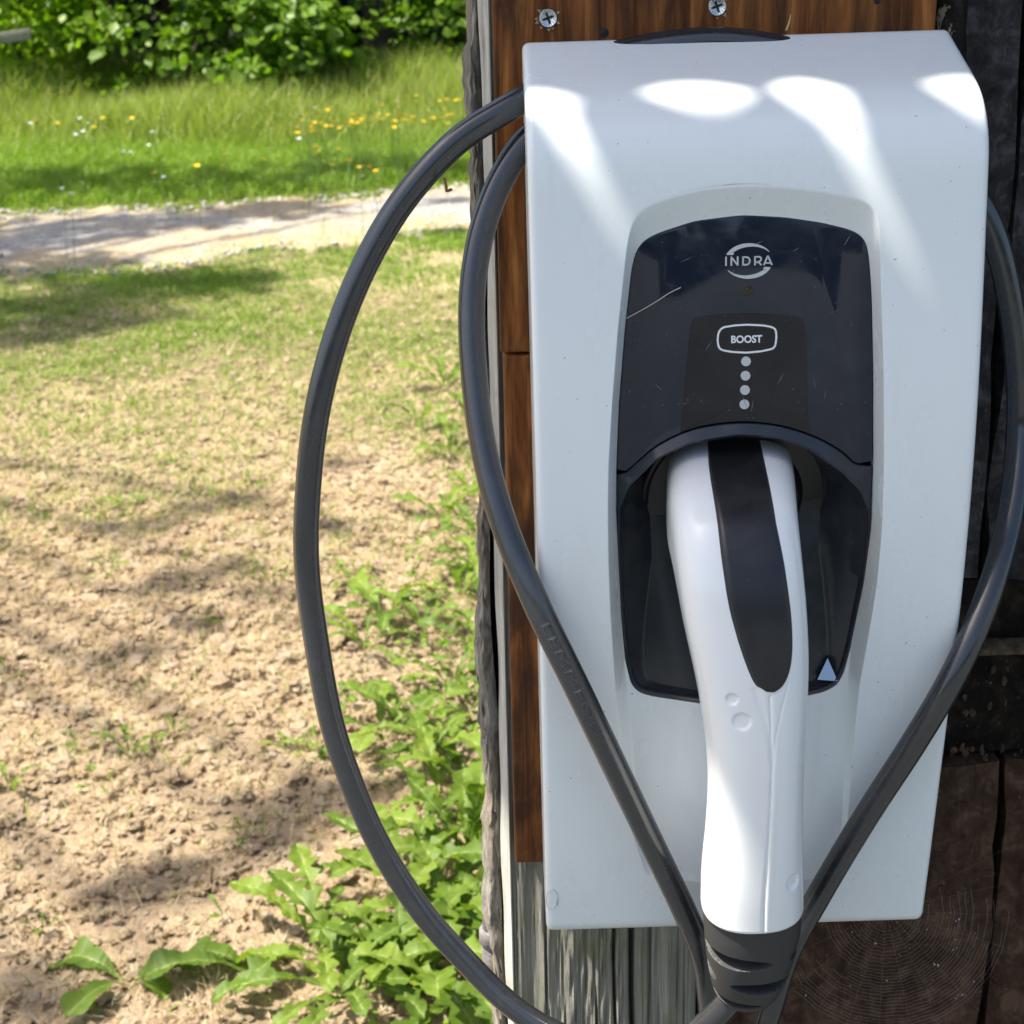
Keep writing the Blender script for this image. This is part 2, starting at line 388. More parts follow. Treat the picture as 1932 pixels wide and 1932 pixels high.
# the gravel track: a sheet just above the ground
top_px = [(-1150, 445), (-420, 412), (0, 400), (300, 388), (600, 371), (880, 347), (1300, 300), (1900, 240)]
bot_px = [(-1150, 625), (-420, 560), (0, 527), (300, 518), (475, 478), (700, 458), (880, 438), (1300, 395), (1900, 330)]
tp = resample([onG(*q) for q in top_px], 220); bp = resample([onG(*q) for q in bot_px], 220)
rows = []
wob = lambda n, s: .10 * np.sin(np.arange(n) * .31 + s) + .06 * np.sin(np.arange(n) * .83 + 2 * s) + .05 * rng.normal(size=n)
tp[:, 1] += wob(220, 1); bp[:, 1] += wob(220, 2)
nn = 30
for k in np.linspace(0, 1, nn): rows.append(bp * (1 - k) + tp * k)
PV = np.stack(rows).reshape(-1, 3)
PV[:, 2] = ground_h(PV[:, 0], PV[:, 1]) + np.maximum(bumps(PV[:, 0], PV[:, 1]), 0) + .016 - .026 * np.repeat(abs(np.linspace(-1, 1, nn)), 220) ** 3
tag(mk('gravel_path', PV, gridF(nn, 220), MAT['path'], attrs={'edge': np.repeat(abs(np.linspace(-1, 1, nn)), 220)}), kind='structure')

# ---------------------------------------------------------------- timber post (weathered, bark on its left edge)
YP = .022
post = thing('timber_post', 'weathered grey timber post with cracked grain and barky left edge, carrying the charger', 'post', (.05, YP, 0))
def crack(x, c, w, d): return -d * np.exp(-((x - c) / w) ** 2)
xs = np.unique(np.r_[np.linspace(-.0065, .1195, 90), .0626 + np.linspace(-.003, .003, 9), .0745 + np.linspace(-.003, .003, 9), .052 + np.linspace(-.002, .002, 7)])
zs = np.unique(np.r_[np.arange(-.15, .55, .07), np.arange(.55, 1.4, .008), np.arange(1.4, 2.55, .1)])
XX, ZZ = np.meshgrid(xs, zs)
wv = .0018 * np.sin(ZZ * 9 + 1) + .0008 * np.sin(ZZ * 31)
dd = crack(XX + wv, .0640, .0009, .010) + crack(XX + wv * .7, .0752, .0014, .016) + crack(XX + wv * 1.2, .0515, .0006, .004) + crack(XX + .6 * wv, .0930, .0006, .003) + crack(XX + wv, .030, .0006, .003) + crack(XX + wv, .018, .0007, .004) + crack(XX - wv, .041, .0005, .003)
grain = .0004 * np.sin(XX * 2300 + 4 * np.sin(ZZ * 5) + 25 * wv * 100) + .0003 * np.sin(XX * 4100 + 3 * np.sin(ZZ * 7 + 1)) + .0007 * np.sin(XX * 380 + 2 * np.sin(ZZ * 3))
fray = .0009 * np.sin(XX * 900 + ZZ * 260) * np.sin(ZZ * 410 + XX * 300) * np.clip((XX - .018) / .01, 0, 1) * np.clip((.075 - XX) / .01, 0, 1)
YY = YP - dd - grain - fray
rnd_r = np.clip((XX - .1135) / .006, 0, 1) ** 2 * .012
YY = YY + rnd_r
V = np.stack([XX, YY, ZZ], -1).reshape(-1, 3)
nx_, nz_ = len(xs), len(zs)
Fp = gridF(nz_, nx_).tolist()
vb = []
# right side, back, so that the post is a solid
def addcol(x, y):
    k = len(V_l); V_l.extend([(x, y, z) for z in zs]); return list(range(k, k + nz_))
V_l = [tuple(v) for v in V]
right = [j * nx_ + nx_ - 1 for j in range(nz_)]
left = [j * nx_ for j in range(nz_)]
rb = addcol(.1195, .15); lb = addcol(-.0065, .15)
for j in range(nz_ - 1):
    Fp.append((right[j], rb[j], rb[j + 1], right[j + 1])); Fp.append((rb[j], lb[j], lb[j + 1], rb[j + 1]))
    Fp.append((lb[j], left[j], left[j + 1], lb[j + 1]))
Fp.append(tuple([rb[-1], lb[-1]] + left[-1:] + list(range((nz_ - 1) * nx_ + 1, nz_ * nx_))))
mk('post_timber', V_l, Fp, MAT['post'], post, sharp=50)
# pale sapwood chamfer on the left edge
zz = zs; rows = []
for z in zz:
    e = .0006 * math.sin(z * 23) + .0004 * math.sin(z * 71 + 1)
    rows += [(-.0058, YP - .0012, z), (-.0066, YP - .0018, z), (-.0108 + e, YP + .0030, z), (-.0116 + e, YP + .0045, z), (-.0105, YP + .012, z), (-.0066, YP + .014, z)]
mk('sapwood_edge', rows, gridF(len(zz), 6)[:, ::-1], MAT['sapwood'], post, sharp=60)
# bark slab, rough outline
rows = []
zb = np.arange(-.15, 2.5, .006)
nb = 9
for z in zb:
    wob_ = .0016 * math.sin(z * 37) + .0011 * math.sin(z * 91 + 1) + .0022 * math.sin(z * 7.3 + 2) + .0007 * rng.normal()
    gap = .0022 * max(0, math.sin(z * 13.7 + 1)) + .0012 * max(0, math.sin(z * 29))
    for k in range(nb):
        t = k / (nb - 1)
        a_ = math.pi * t
        xx = -.0118 - gap * (1 - t) - (.0105 + wob_) * t ** .8
        yy = YP + .012 - .006 * math.sin(a_) + .0012 * rng.normal() + .010 * t * t
        rows.append((xx, yy, z))
    rows.append((-.0205, YP + .075, z)); rows.append((-.0066, YP + .08, z))
mk('bark_strip', rows, gridF(len(zb), nb + 2)[:, ::-1], MAT['bark'], post, sharp=70)
# second, narrower timber right of the split
V, Fs = box((.1245, YP + .006, -.15), (.1325, YP + .12, 2.5))
o = bevel(mk('split_timber', V, Fs, MAT['post'], post), .002)

# ---------------------------------------------------------------- barn wall of dark boards, right of the post
wall = thing('barn_wall', 'dark brown and black tarred board wall of a barn, behind and right of the charger', 'wall', (1.0, .06, 0))
def plank(lo, hi, mat, name='plank', rough=.0012, label=None, edge=.0025):
    x0, y0, z0 = lo; x1, y1, z1 = hi
    nx, nz = max(4, int((x1 - x0) / .02)), max(4, int((z1 - z0) / .02))
    nx, nz = min(nx, 40), min(nz, 60)
    X, Z = np.meshgrid(np.linspace(x0, x1, nx), np.linspace(z0, z1, nz))
    ph = rng.uniform(0, 6, 6)
    Y = y0 + rough * (np.sin(X * 90 + ph[0] + 2 * np.sin(Z * 21 + ph[1])) + np.sin(Z * 60 + ph[2] + X * 30) * .7 + rng.normal(size=X.shape) * .35)
    X[:, 0] += edge * .6 * np.sin(Z[:, 0] * 40 + ph[3]) + edge * .3 * rng.normal(size=nz); X[:, -1] += edge * .6 * np.sin(Z[:, -1] * 37 + ph[4]) + edge * .3 * rng.normal(size=nz)
    Y[:, 0] += .004; Y[:, -1] += .004; Y[0] += .004; Y[-1] += .004
    Vf = np.stack([X, Y, Z], -1).reshape(-1, 3); Vb = Vf.copy(); Vb[:, 1] = y1
    N = nx * nz
    Fs = gridF(nz, nx).tolist() + (gridF(nz, nx)[:, ::-1] + N).tolist()
    per = [i for i in range(nx)] + [j * nx + nx - 1 for j in range(1, nz)] + [(nz - 1) * nx + i for i in range(nx - 2, -1, -1)] + [j * nx for j in range(nz - 2, 0, -1)]
    for a, b in zip(per, per[1:] + per[:1]): Fs.append((b, a, a + N, b + N))
    o = mk(name, np.vstack([Vf, Vb]), Fs, mat, wall, sharp=60)
    if label: o['label'] = label
    return o
yW = .045
seam = onY(1860, 1440, yW)[2]        # top of the lower boards
ledz = onY(1900, 1237, yW - .01)[2]
gapx = onY(1893, 1600, yW)[0]
xL = .1345
plank((xL, yW, -.1), (gapx - .004, yW + .025, seam - .004), MAT['brownboard'])
plank((gapx + .003, yW + .008, -.1), (gapx + .20, yW + .03, seam - .006), MAT['brownboard'])
x_ = gapx + .204
for k in range(8):
    plank((x_, yW + rng.uniform(0, .008), -.1), (x_ + .19, yW + .03, seam - .005), MAT['brownboard']); x_ += .195
plank((xL, yW + .012, seam), (2.1, yW + .05, ledz - .004), MAT['rail'], 'cross_rail', .003, edge=.001)
plank((xL, yW - .006, ledz - .0035), (2.1, yW + .03, ledz + .0035), MAT['ledge'], 'ledge_batten', .0006, 'thin pale brown batten', edge=.001)
plank((xL, yW + .004, ledz + .005), (2.1, yW + .04, ledz + .045), MAT['rail'], 'cross_rail', .002, edge=.001)
x_ = xL; wds = [.165, .2, .19, .21, .2, .19, .2, .2, .2, .2]
fx = onY(1769, 30, YP)[0]; plank((fx, .014, 1.20), (fx + .016, yW - .003, 2.6), MAT['flaky'], 'edge_strip', .0008, 'strip of peeling pale paint', edge=.002)
for k, wd in enumerate(wds):
    plank((x_, yW - (.002 if k else -.001), ledz + .048), (x_ + wd - .004, yW + .028, 2.6), MAT['tar'], rough=.0022); x_ += wd
V, Fs = box((xL + .004, yW + .055, -.1), (2.1, yW + .075, 2.6)); mk('dark_backing', V, Fs, MAT['tar'], wall, smooth=False)  # added dark sheet behind the boards, standing in for a shaded interior
# crumbs of peeling matter on the cross rail, joined as one part
parts = []
for k in range(70):
    c_ = np.array([rng.uniform(.25, .36), yW + .009, rng.uniform(seam + .004, ledz - .006)])
    if rng.random() < .3: c_[2] = seam + rng.uniform(0, .008)
    s_ = rng.uniform(.0006, .0026); a_ = rng.uniform(0, 6, 5).cumsum() / 3
    ring = [(c_[0] + s_ * rng.uniform(.5, 1.2) * math.cos(t), c_[1] - rng.uniform(.0, .0015), c_[2] + 1.6 * s_ * rng.uniform(.5, 1.2) * math.sin(t)) for t in np.linspace(0, 2 * math.pi, 7)[:-1]]
    parts.append((ring + [(c_[0], c_[1] - .0022, c_[2])], [(i, (i + 1) % 6, 6) for i in range(6)]))
V, Fs = merge(parts); o = mk('peeling_flake', V, Fs, MAT['flakebrown'], wall, smooth=False); o['kind'] = 'stuff'

# ---------------------------------------------------------------- unseen roof above, shaped to shade the charger and let sun patches through
ZR = 2.30
def up(P, z=ZR): P = np.asarray(P, float); return P + SUN_D * ((z - P[2]) / SUN_D[2])
gap_px = [(1010, 150, 50, -.078), (1308, 150, 112, -.078), (1525, 160, 85, -.080), (1815, 130, 85, -.070)]
gc = [up(onY(x, y, Y), ZR + .006) for x, y, w_, Y in gap_px]
yin = float(np.mean([g[1] for g in gc]))
roof = thing('shading_roof', 'unseen board and corrugated iron roof above the charger, shaped to throw shade and sun patches', 'roof', (.3, 0, ZR))
xl = float(up(np.array([.104, -.15, .91]))[0])
V, Fs = box((xl - .18, -.305, ZR - .001), (xl - .001, .3, ZR + .004)); mk('shading_board', V, Fs, MAT['brownboard'], roof, smooth=False)  # extra board, added to shade the cover while the plug catches sun
# scalloped edge of the corrugated sheet lies in front of the board, leaving lens slots shaped to throw the sun patches
gxs = np.array([g[0] for g in gc]); hw = np.array([.016, .030, .019, .024]); dep = np.array([.015, .011, .018, .020]); arch_in = np.array([.008, .010, .010, .008])
xs = np.linspace(xl, .75, 1500)
edge_y = np.full_like(xs, yin + .002); in_y = np.full_like(xs, yin - .001)
for g, h, d_, e_ in zip(gc, hw, dep, arch_in):
    t = (xs - g[0]) / h; edge_y = np.where(abs(t) < 1, yin + .002 - (d_ + .002) * (1 - t * t), edge_y); in_y = np.where(abs(t) < 1, yin - .001 + (e_ + .001) * (1 - t * t), in_y)
for gi, xo, h, d_ in ((0, .001, .0075, .038), (2, .003, .0070, .041), (2, .011, .004, .022)):  # narrow deep slots, added to throw light streaks down the cover
    t = (xs - gxs[gi] - xo) / h; edge_y = np.where(abs(t) < 1, np.minimum(edge_y, yin + .002 - d_ * np.sqrt(np.clip(1 - t ** 4, 0, 1))), edge_y)
sf = [np.stack([xs, in_y, np.full_like(xs, ZR + .005)], 1), np.stack([xs, np.full_like(xs, .3), np.full_like(xs, ZR + .005)], 1), np.stack([xs, np.full_like(xs, .3), np.full_like(xs, ZR)], 1), np.stack([xs, in_y, np.full_like(xs, ZR)], 1)]
mk('shading_board', np.vstack(sf), np.vstack([gridF(4, len(xs)), np.stack([np.arange(len(xs) - 1) + 3 * len(xs), np.arange(1, len(xs)) + 3 * len(xs), np.arange(1, len(xs)), np.arange(len(xs) - 1)], 1)]), MAT['brownboard'], roof, smooth=False)
rows = [np.stack([xs, edge_y, np.full_like(xs, ZR + .007)], 1), np.stack([xs, np.full_like(xs, yin - .17), ZR - .012 + .008 * np.sin(xs * 2 * math.pi / .076)], 1)]
mk('corrugated_sheet', np.vstack(rows), gridF(2, len(xs)), MAT['iron_sheet'], roof)

# ================================================================== STAINED BOARDS (mounting plank in two lengths)
cutz = onY(972, 668, 0)[2]; botz = onY(990, 1630, 0)[2]
pl = onY(929, 60, 0)[0]; pr = onY(1768, 25, 0)[0]
def stained(lo, hi, label):
    V, Fs = box(lo, hi)
    t = thing('stained_board', label, 'board', ((lo[0] + hi[0]) / 2, YP, lo[2]), 'stained mounting boards')
    o = mk('board_timber', V, Fs, MAT['stain'], t); bevel(o, .0022, 3); return t
up_b = stained((pl, .0, cutz + .0006), (pr, YP - .0022, 1.46), 'brown stained upper mounting board with two silver screws above the white charger')
lo_b = stained((pl + .0014, .0003, botz), (pr, YP - .0022, cutz - .0006), 'brown stained lower mounting board ending square behind the charger, on the grey post')
def screw(px, py, parent):
    c = onY(px, py, -.001)
    prof = [(.0001, -.0003), (.0012, -.0004), (.0030, .0002), (.0040, .0011), (.0045, .0013), (.0049, .0008), (.0049, -.0006), (.0046, -.0015)]
    V, Fs = lathe([(r_, -h) for r_, h in prof], 28, c, (0, 1, 0), (0, 0, 1))
    o = fixn(mk('screw', V, Fs, MAT['zinc'], parent, sharp=50))
    parts = []
    for a in (.35, .35 + math.pi / 2):
        for s_ in (1,):
            ca, sa = math.cos(a), math.sin(a)
            pts = [(-.0030, -.0005), (.0030, -.0005), (.0030, .0005), (-.0030, .0005)]
            parts.append(([(c[0] + x * ca - z * sa, c[1] - .0006, c[2] + x * sa + z * ca) for x, z in pts], [(0, 1, 2, 3)]))
    V, Fs = merge(parts[:1]); mk('cross_recess', V, Fs, MAT['gap'], o, smooth=False)
    V = np.array(parts[1][0]) - np.array([0, .0002, 0]); mk('cross_recess', V, [(0, 1, 2, 3)], MAT['gap'], o, smooth=False)
    # radiating serrations
    for k in range(16):
        a = k * math.pi / 8 + .1; ca, sa = math.cos(a), math.sin(a)
        V, Fs = box((.0027, -.0015, -.00018), (.0040, -.0010, .00018)); V = np.array(V)
        V = np.stack([c[0] + V[:, 0] * ca - V[:, 2] * sa, c[1] + V[:, 1], c[2] + V[:, 0] * sa + V[:, 2] * ca], 1)
        parts.append((V, Fs))
    V, Fs = merge(parts[2:]); rb_ = mk('head_rib', V, Fs, MAT['zinc'], o, smooth=False); rb_['kind'] = 'stuff'
    # torn splinters round the head
    sp = []
    for k in range(9):
        a = rng.uniform(0, 6.28); r1 = rng.uniform(.0050, .0058); r2 = rng.uniform(.0062, .0075)
        sp.append(([(c[0] + r1 * math.cos(a - .2), -.0004, c[2] + r1 * math.sin(a - .2)), (c[0] + r1 * math.cos(a + .2), -.0004, c[2] + r1 * math.sin(a + .2)), (c[0] + r2 * math.cos(a), -.0018, c[2] + r2 * math.sin(a))], [(0, 1, 2)]))
    V, Fs = merge(sp); s2 = mk('splinter', V, Fs, MAT['straw'], o, smooth=False); s2['kind'] = 'stuff'
screw(1034, 34, up_b); screw(1353, 12, up_b)
for (px, py, r_) in ((1140, 62, .0032), (1655, 2, .0022)):
    c = onY(px, py, -.0003); V, Fs = lathe([(.0001, -.0002), (r_ * .6, 0.), (r_, .0006)], 14, c, (0, 1, 0), (0, 0, 1))
    fixn(mk('knot', V, Fs, MAT['gap'], up_b))
# splinter sticking up
a, b = onY(1483, 58, -.012), onY(1492, 27, -.004)
V, Fs = tube([a, (a + b) / 2 + [0.0004, 0, 0], b], [.0006, .0005, .0002], 6); tag(mk('straw', V, Fs, MAT['straw']), 'pale dry straw sticking up behind the top edge of the white charger', 'straw')

# gate hinge pin beside the post
hin = thing('hinge_pin', 'rusty grey iron hinge pin with a collar on the left edge of the post', 'hinge', tuple(onY(943, 1740, .05)))
for name, y0, y1, rr in (('pin', 1672, 1752, .0062), ('collar', 1750, 1778, .0088), ('hook_stem', 1778, 1850, .0072)):
    a, b = onY(946, y0, .045), onY(949, y1, .045); b[0] = a[0] = -.0205
    prof = [(.0005, 0), (rr * .9, 0), (rr, .001), (rr, np.linalg.norm(b - a) - .001), (rr * .9, np.linalg.norm(b - a)), (.0005, np.linalg.norm(b - a))]
    V, Fs = lathe(prof, 18, a, b - a, (1, 0, 0)); fixn(mk(name, V, Fs, MAT['iron'], hin, sharp=50))

# ================================================================== CHARGER
al = R(.46)
BO = onY(985, 88, -.012); BO[1] = 0
EX = np.array([math.cos(al), 0, math.sin(al)]); EZ = np.array([-math.sin(al), 0, math.cos(al)])
WID = .2254
def L2W(u, v, Y):
    u, v, Y = np.broadcast_arrays(np.asarray(u, float), np.asarray(v, float), np.asarray(Y, float))
    return BO + u[..., None] * EX + v[..., None] * EZ + Y[..., None] * np.array([0, 1., 0])
# side profile of the cover (v along height from the top edge, Y out of the wall)
PROF = np.array([(-.012, .0022), (-.016, .0018), (-.040, -.0075), (-.066, -.0175), (-.080, -.0245), (-.0895, -.0330), (-.0955, -.0425), (-.0990, -.0540),
                 (-.1020, -.0815), (-.1066, -.133), (-.1090, -.175), (-.1094, -.2153), (-.1080, -.258), (-.1035, -.301), (-.0980, -.343), (-.0925, -.383), (-.0855, -.4270), (-.0785, -.4706), (-.0742, -.4967),
                 (-.0725, -.5040), (-.0690, -.5085), (-.0620, -.5105), (-.012, -.5105)])
fineP = catmull(PROF[1:19], 10); fineP = fineP[np.argsort(-fineP[:, 1])]
def YP_(v): return np.interp(-np.asarray(v), -fineP[:, 1], fineP[:, 0])
# smooth the front's curve a little
vv = np.linspace(-.06, -.4967, 60); pc = np.polyfit(vv, YP_(vv), 5)
def Ysurf(v):
    v = np.asarray(v, float); k = np.clip((-.0540 - v) / .03, 0, 1); k = k * k * (3 - 2 * k)
    return YP_(v) * (1 - k) + np.polyval(pc, v) * k
FL0, FL1, VF0, VF1 = -.0935, -.0790, -.085, -.440
def Yfloor(v): return FL0 + (FL1 - FL0) * (np.asarray(v, float) - VF0) / (VF1 - VF0)
def to_local(x, y, Yf):
    """photo point -> (u, v) on the surface Y = Yf(v)"""
    v = -.2
    d = ray(x, y)
    for i in range(40):
        Y = float(Yf(v)); P = CAM + d * ((Y - CAM[1]) / d[1]) - BO
        v = float(P @ EZ); u = float(P @ EX)
    return u, v
chg = thing('ev_charger', 'white wall mounted car charger box with a dark glossy front panel, on the post', 'car charger', tuple(L2W(WID / 2, -.25, -.005)))

# outlines
panel_px = [(1400, 404), (1480, 408), (1550, 418), (1600, 430), (1624, 440), (1636, 458), (1641, 495), (1645, 560), (1648, 700), (1648, 880), (1643, 1000), (1630, 1100), (1606, 1215), (1592, 1268), (1580, 1291), (1556, 1305), (1480, 1321),
            (1400, 1329), (1323, 1327), (1230, 1313), (1205, 1306), (1191, 1290), (1180, 1245), (1171, 1160), (1166, 1060), (1162, 960), (1162, 880), (1167, 760), (1178, 620), (1191, 505), (1199, 472), (1213, 452), (1240, 438), (1310, 415)]
def smooth_closed(P, n, it=2, k=.25):
    P = resample(P, n, True)
    for _ in range(it): P = (1 - 2 * k) * P + k * (np.roll(P, 1, 0) + np.roll(P, -1, 0))
    return P
panel = smooth_closed([to_local(x, y, Yfloor) for x, y in panel_px], 480, 4)
recess_in_px = panel_px[:13] + [(1600, 1270), (1596, 1400), (1588, 1560), (1560, 1640), (1400, 1655), (1230, 1640), (1200, 1560), (1190, 1400), (1182, 1290)] + panel_px[23:]
recess_in = smooth_closed([to_local(x, y, Yfloor) for x, y in recess_in_px], 520, 4)
lip_px = [(1400, 351), (1480, 354), (1560, 363), (1620, 376), (1645, 387), (1656, 408), (1660, 450), (1663, 560), (1667, 700), (1668, 880), (1664, 1000), (1655, 1100), (1636, 1215), (1622, 1290), (1610, 1400), (1598, 1560), (1572, 1655), (1400, 1672), (1220, 1655), (1190, 1560), (1172, 1400), (1160, 1290),
          (1152, 1160), (1148, 1060), (1147, 960), (1148, 880), (1155, 760), (1166, 620), (1180, 490), (1187, 442), (1197, 412), (1220, 390), (1270, 372), (1330, 358)]
lip = smooth_closed([to_local(x, y, Ysurf) for x, y in lip_px], 520, 4)
CTR = np.array(to_local(1400, 930, Yfloor))
def by_angle(P, ang):
    d = P - CTR; a = np.arctan2(d[:, 1], d[:, 0]); o = np.argsort(a); a = a[o]; r_ = np.hypot(d[:, 0], d[:, 1])[o]
    r_ = np.interp(ang, np.r_[a - 2 * math.pi, a, a + 2 * math.pi], np.tile(r_, 3))
    return CTR + r_[:, None] * np.stack([np.cos(ang), np.sin(ang)], 1)
# --- cover mesh
rad = .0038                                          # rounding of the side edges
vt, vbm = -.0560, -.4940                             # the patch that holds the recess
uxs = np.linspace(rad, WID - rad, 71); vzs = np.linspace(vt, vbm, 121)
bound = np.vstack([np.stack([uxs, np.full(71, vt)], 1)[:-1], np.stack([np.full(121, WID - rad), vzs], 1)[:-1], np.stack([uxs[::-1], np.full(71, vbm)], 1)[:-1], np.stack([np.full(121, rad), vzs[::-1]], 1)[:-1]])
NB = len(bound); ang = np.arctan2(bound[:, 1] - CTR[1], bound[:, 0] - CTR[0])
lipA, recA, panA = by_angle(lip, ang), by_angle(recess_in, ang), by_angle(panel, ang)
V, Fs = [], []
def add(P): k = sum(len(a) for a in V); V.append(P); return k
rings = []
for t in np.linspace(0, 1, 10)[:-1]:
    q = bound * (1 - t) + lipA * t; rings.append(L2W(q[:, 0], q[:, 1], Ysurf(q[:, 1])))
ylip = Ysurf(lipA[:, 1]); yrec = np.maximum(Yfloor(recA[:, 1]), Ysurf(recA[:, 1]))
for t, h in ((-.10, 0.), (-.04, .0), (.0, .012), (.05, .05), (.10, .10), (.3, .3), (.5, .5), (.7, .7), (.88, .88), (.96, .955), (1.0, .985), (1.03, 1.0)):
    q = lipA * (1 - t) + recA * t
    if t <= 0:
        y_ = Ysurf(q[:, 1])
        y_ = y_ + (ylip - y_) * (1 if t == 0 else 0) + h * (yrec - ylip)
    else: y_ = ylip + (yrec - ylip) * h
    rings.append(L2W(q[:, 0], q[:, 1], y_))
for t in np.linspace(.12, 1, 6):
    q = recA * (1 - t) + panA * t + 0; q = q if t < 1 else panA + (panA - CTR) / np.linalg.norm(panA - CTR, axis=1)[:, None] * .0003
    k_ = np.maximum(Yfloor(q[:, 1]), Ysurf(q[:, 1]))
    rings.append(L2W(q[:, 0], q[:, 1], k_))
rings.append(L2W(panA[:, 0], panA[:, 1], Yfloor(panA[:, 1]) + .006))
k0 = add(np.vstack(rings))
Fs += (gridF(len(rings), NB, True) + k0).tolist()
# strips above and below
def strip(vys, top):
    # vys: list of (Y, v) going away from the patch
    base = np.arange(71) if top else np.arange(71)
    first = [k0 + i for i in range(71)] if top else [k0 + 70 + 120 + 70 - i for i in range(71)]
    prev = first
    for y_, v_ in vys:
        k = add(L2W(uxs, np.full(71, v_), np.full(71, y_))); cur = [k + i for i in range(71)]
        for i in range(70):
            Fs.append((prev[i], cur[i], cur[i + 1], prev[i + 1]) if top else (prev[i], prev[i + 1], cur[i + 1], cur[i]))
        prev = cur
up_prof = [tuple(p) for p in fineP if p[1] > vt + .0006][::-1] + [(-.0135, .0020), (-.012, .0012), (.004, .0006)]
dn_prof = [(Ysurf(-.4967), -.4967), (-.0738, -.4990), (-.0734, -.5010), (-.0722, -.5035), (-.0700, -.5060), (-.0672, -.5078), (-.0635, -.5090), (-.058, -.5095), (-.02, -.5095), (.004, -.509)]
dn_prof[0] = (float(dn_prof[0][0]), -.4967)
strip(up_prof, True); strip(dn_prof, False)
# rounded side edges and side walls: stations along the whole profile
stations = [(y_, v_) for y_, v_ in up_prof[::-1]] + [(float(Ysurf(v)), float(v)) for v in vzs] + dn_prof
st = np.array(stations); tang = np.gradient(st, axis=0); nrm = np.stack([tang[:, 1], -tang[:, 0]], 1); nrm /= np.maximum(np.linalg.norm(nrm, axis=1), 1e-9)[:, None]
# nrm points out of the cover: make it face -Y / up / down
ctr = np.array([0.02, -.25]); sg = np.sign(((st - ctr) * nrm).sum(1)); nrm *= sg[:, None]
for side in (0, 1):
    cols = []
    for a in np.linspace(0, math.pi / 2, 6):
        inset = rad * (1 - math.cos(a)); u_ = rad * (1 - math.sin(a))
        q = st - nrm * inset
        uu = u_ if side == 0 else WID - u_
        cols.append(L2W(np.full(len(q), uu), q[:, 1], q[:, 0]))
    q = st - nrm * rad
    q = np.stack([np.maximum(q[:, 0], .004), np.clip(q[:, 1], -.506, -.002)], 1)
    cols.append(L2W(np.full(len(q), 0. if side == 0 else WID), q[:, 1], q[:, 0]))
    k = add(np.vstack(cols)); f = gridF(len(cols), len(st)) + k
    Fs += (f if side else f[:, ::-1]).tolist()
cover = mk('cover', np.vstack(V), Fs, MAT['cover'], chg)
bm = bmesh.new(); bm.from_mesh(cover.data); bmesh.ops.remove_doubles(bm, verts=bm.verts[:], dist=.00004); bmesh.ops.recalc_face_normals(bm, faces=bm.faces[:]); bm.to_mesh(cover.data); bm.free()
cover.data.polygons.foreach_set('use_smooth', np.full(len(cover.data.polygons), True)); cover.data.set_sharp_from_angle(angle=R(48))
# back body behind the cover
b0 = L2W(.035, -.47, 0)[0] if False else None
V2 = [L2W(u, v, y) for y in (-.055, .0) for v in (-.49, -.02) for u in (.03, WID - .03)]
o = mk('back_body', np.array(V2), [(0, 1, 3, 2), (4, 6, 7, 5), (0, 2, 6, 4), (1, 5, 7, 3), (0, 4, 5, 1), (2, 3, 7, 6)], MAT['socket'], chg); bevel(fixn(o), .004)

# --- front panel pieces on the recess floor
def onP(x, y, off=0.):
    u, v = to_local(x, y, lambda v: Yfloor(v) + off); return np.array([u, v])
def plate(name, poly, off, thick, mat, parent, bev=.0005, smoothn=0):
    """a flat plate: outline (u,v), front at Yfloor+off, thickness going back"""
    poly = np.asarray(poly)
    n = len(poly); c = poly.mean(0)
    A = L2W(poly[:, 0], poly[:, 1], Yfloor(poly[:, 1]) + off)
    V = np.vstack([A, A + np.array([0, thick, 0])])
    Fs = [tuple(range(n))] + [(i, i + n, (i + 1) % n + n, (i + 1) % n) for i in range(n)]
    o = mk(name, V, Fs, mat, parent)
    bm = bmesh.new(); bm.from_mesh(o.data); bmesh.ops.recalc_face_normals(bm, faces=bm.faces[:])
    ff = max(bm.faces, key=lambda f: len(f.verts))
    if ff.normal.y > 0: bmesh.ops.reverse_faces(bm, faces=bm.faces[:])
    if bev > 0:
        bmesh.ops.bevel(bm, geom=list(ff.edges), offset=bev, segments=2, affect='EDGES', profile=.5)
    bmesh.ops.triangulate(bm, faces=[f for f in bm.faces if len(f.verts) > 4], ngon_method='EAR_CLIP')
    bm.to_mesh(o.data); bm.free()
    o.data.polygons.foreach_set('use_smooth', np.full(len(o.data.polygons), True)); o.data.set_sharp_from_angle(angle=R(25)); return o
seam_px = [(1161, 890), (1181, 890), (1190, 882), (1238, 842), (1299, 812), (1359, 799.5), (1419, 797), (1480, 805), (1540, 825), (1585, 850), (1610, 872), (1620, 876), (1648, 876)]
sm = np.array([onP(x, y) for x, y in seam_px]); arch = catmull(sm[2:11], 6)
arch = np.vstack([sm[:2], arch, sm[11:]])
archi = lambda u: np.interp(u, arch[:, 0], arch[:, 1])
ins = panel + (CTR - panel) / np.linalg.norm(panel - CTR, axis=1)[:, None] * .0006
up_pts = ins[ins[:, 1] > archi(ins[:, 0]) + .0005]
a0 = np.argmax(np.linalg.norm(up_pts - np.roll(up_pts, 1, 0), axis=1)); up_pts = np.roll(up_pts, -a0, 0)
inner = arch[(arch[:, 0] > ins[:, 0].min() + .0002) & (arch[:, 0] < ins[:, 0].max() - .0002)]
lowline = inner + np.array([0, .0004])
if np.linalg.norm(up_pts[-1] - lowline[0]) > np.linalg.norm(up_pts[-1] - lowline[-1]): lowline = lowline[::-1]
display = plate('display_panel', np.vstack([up_pts, lowline]), -.0004, .006, MAT['panel'], chg, .0005)
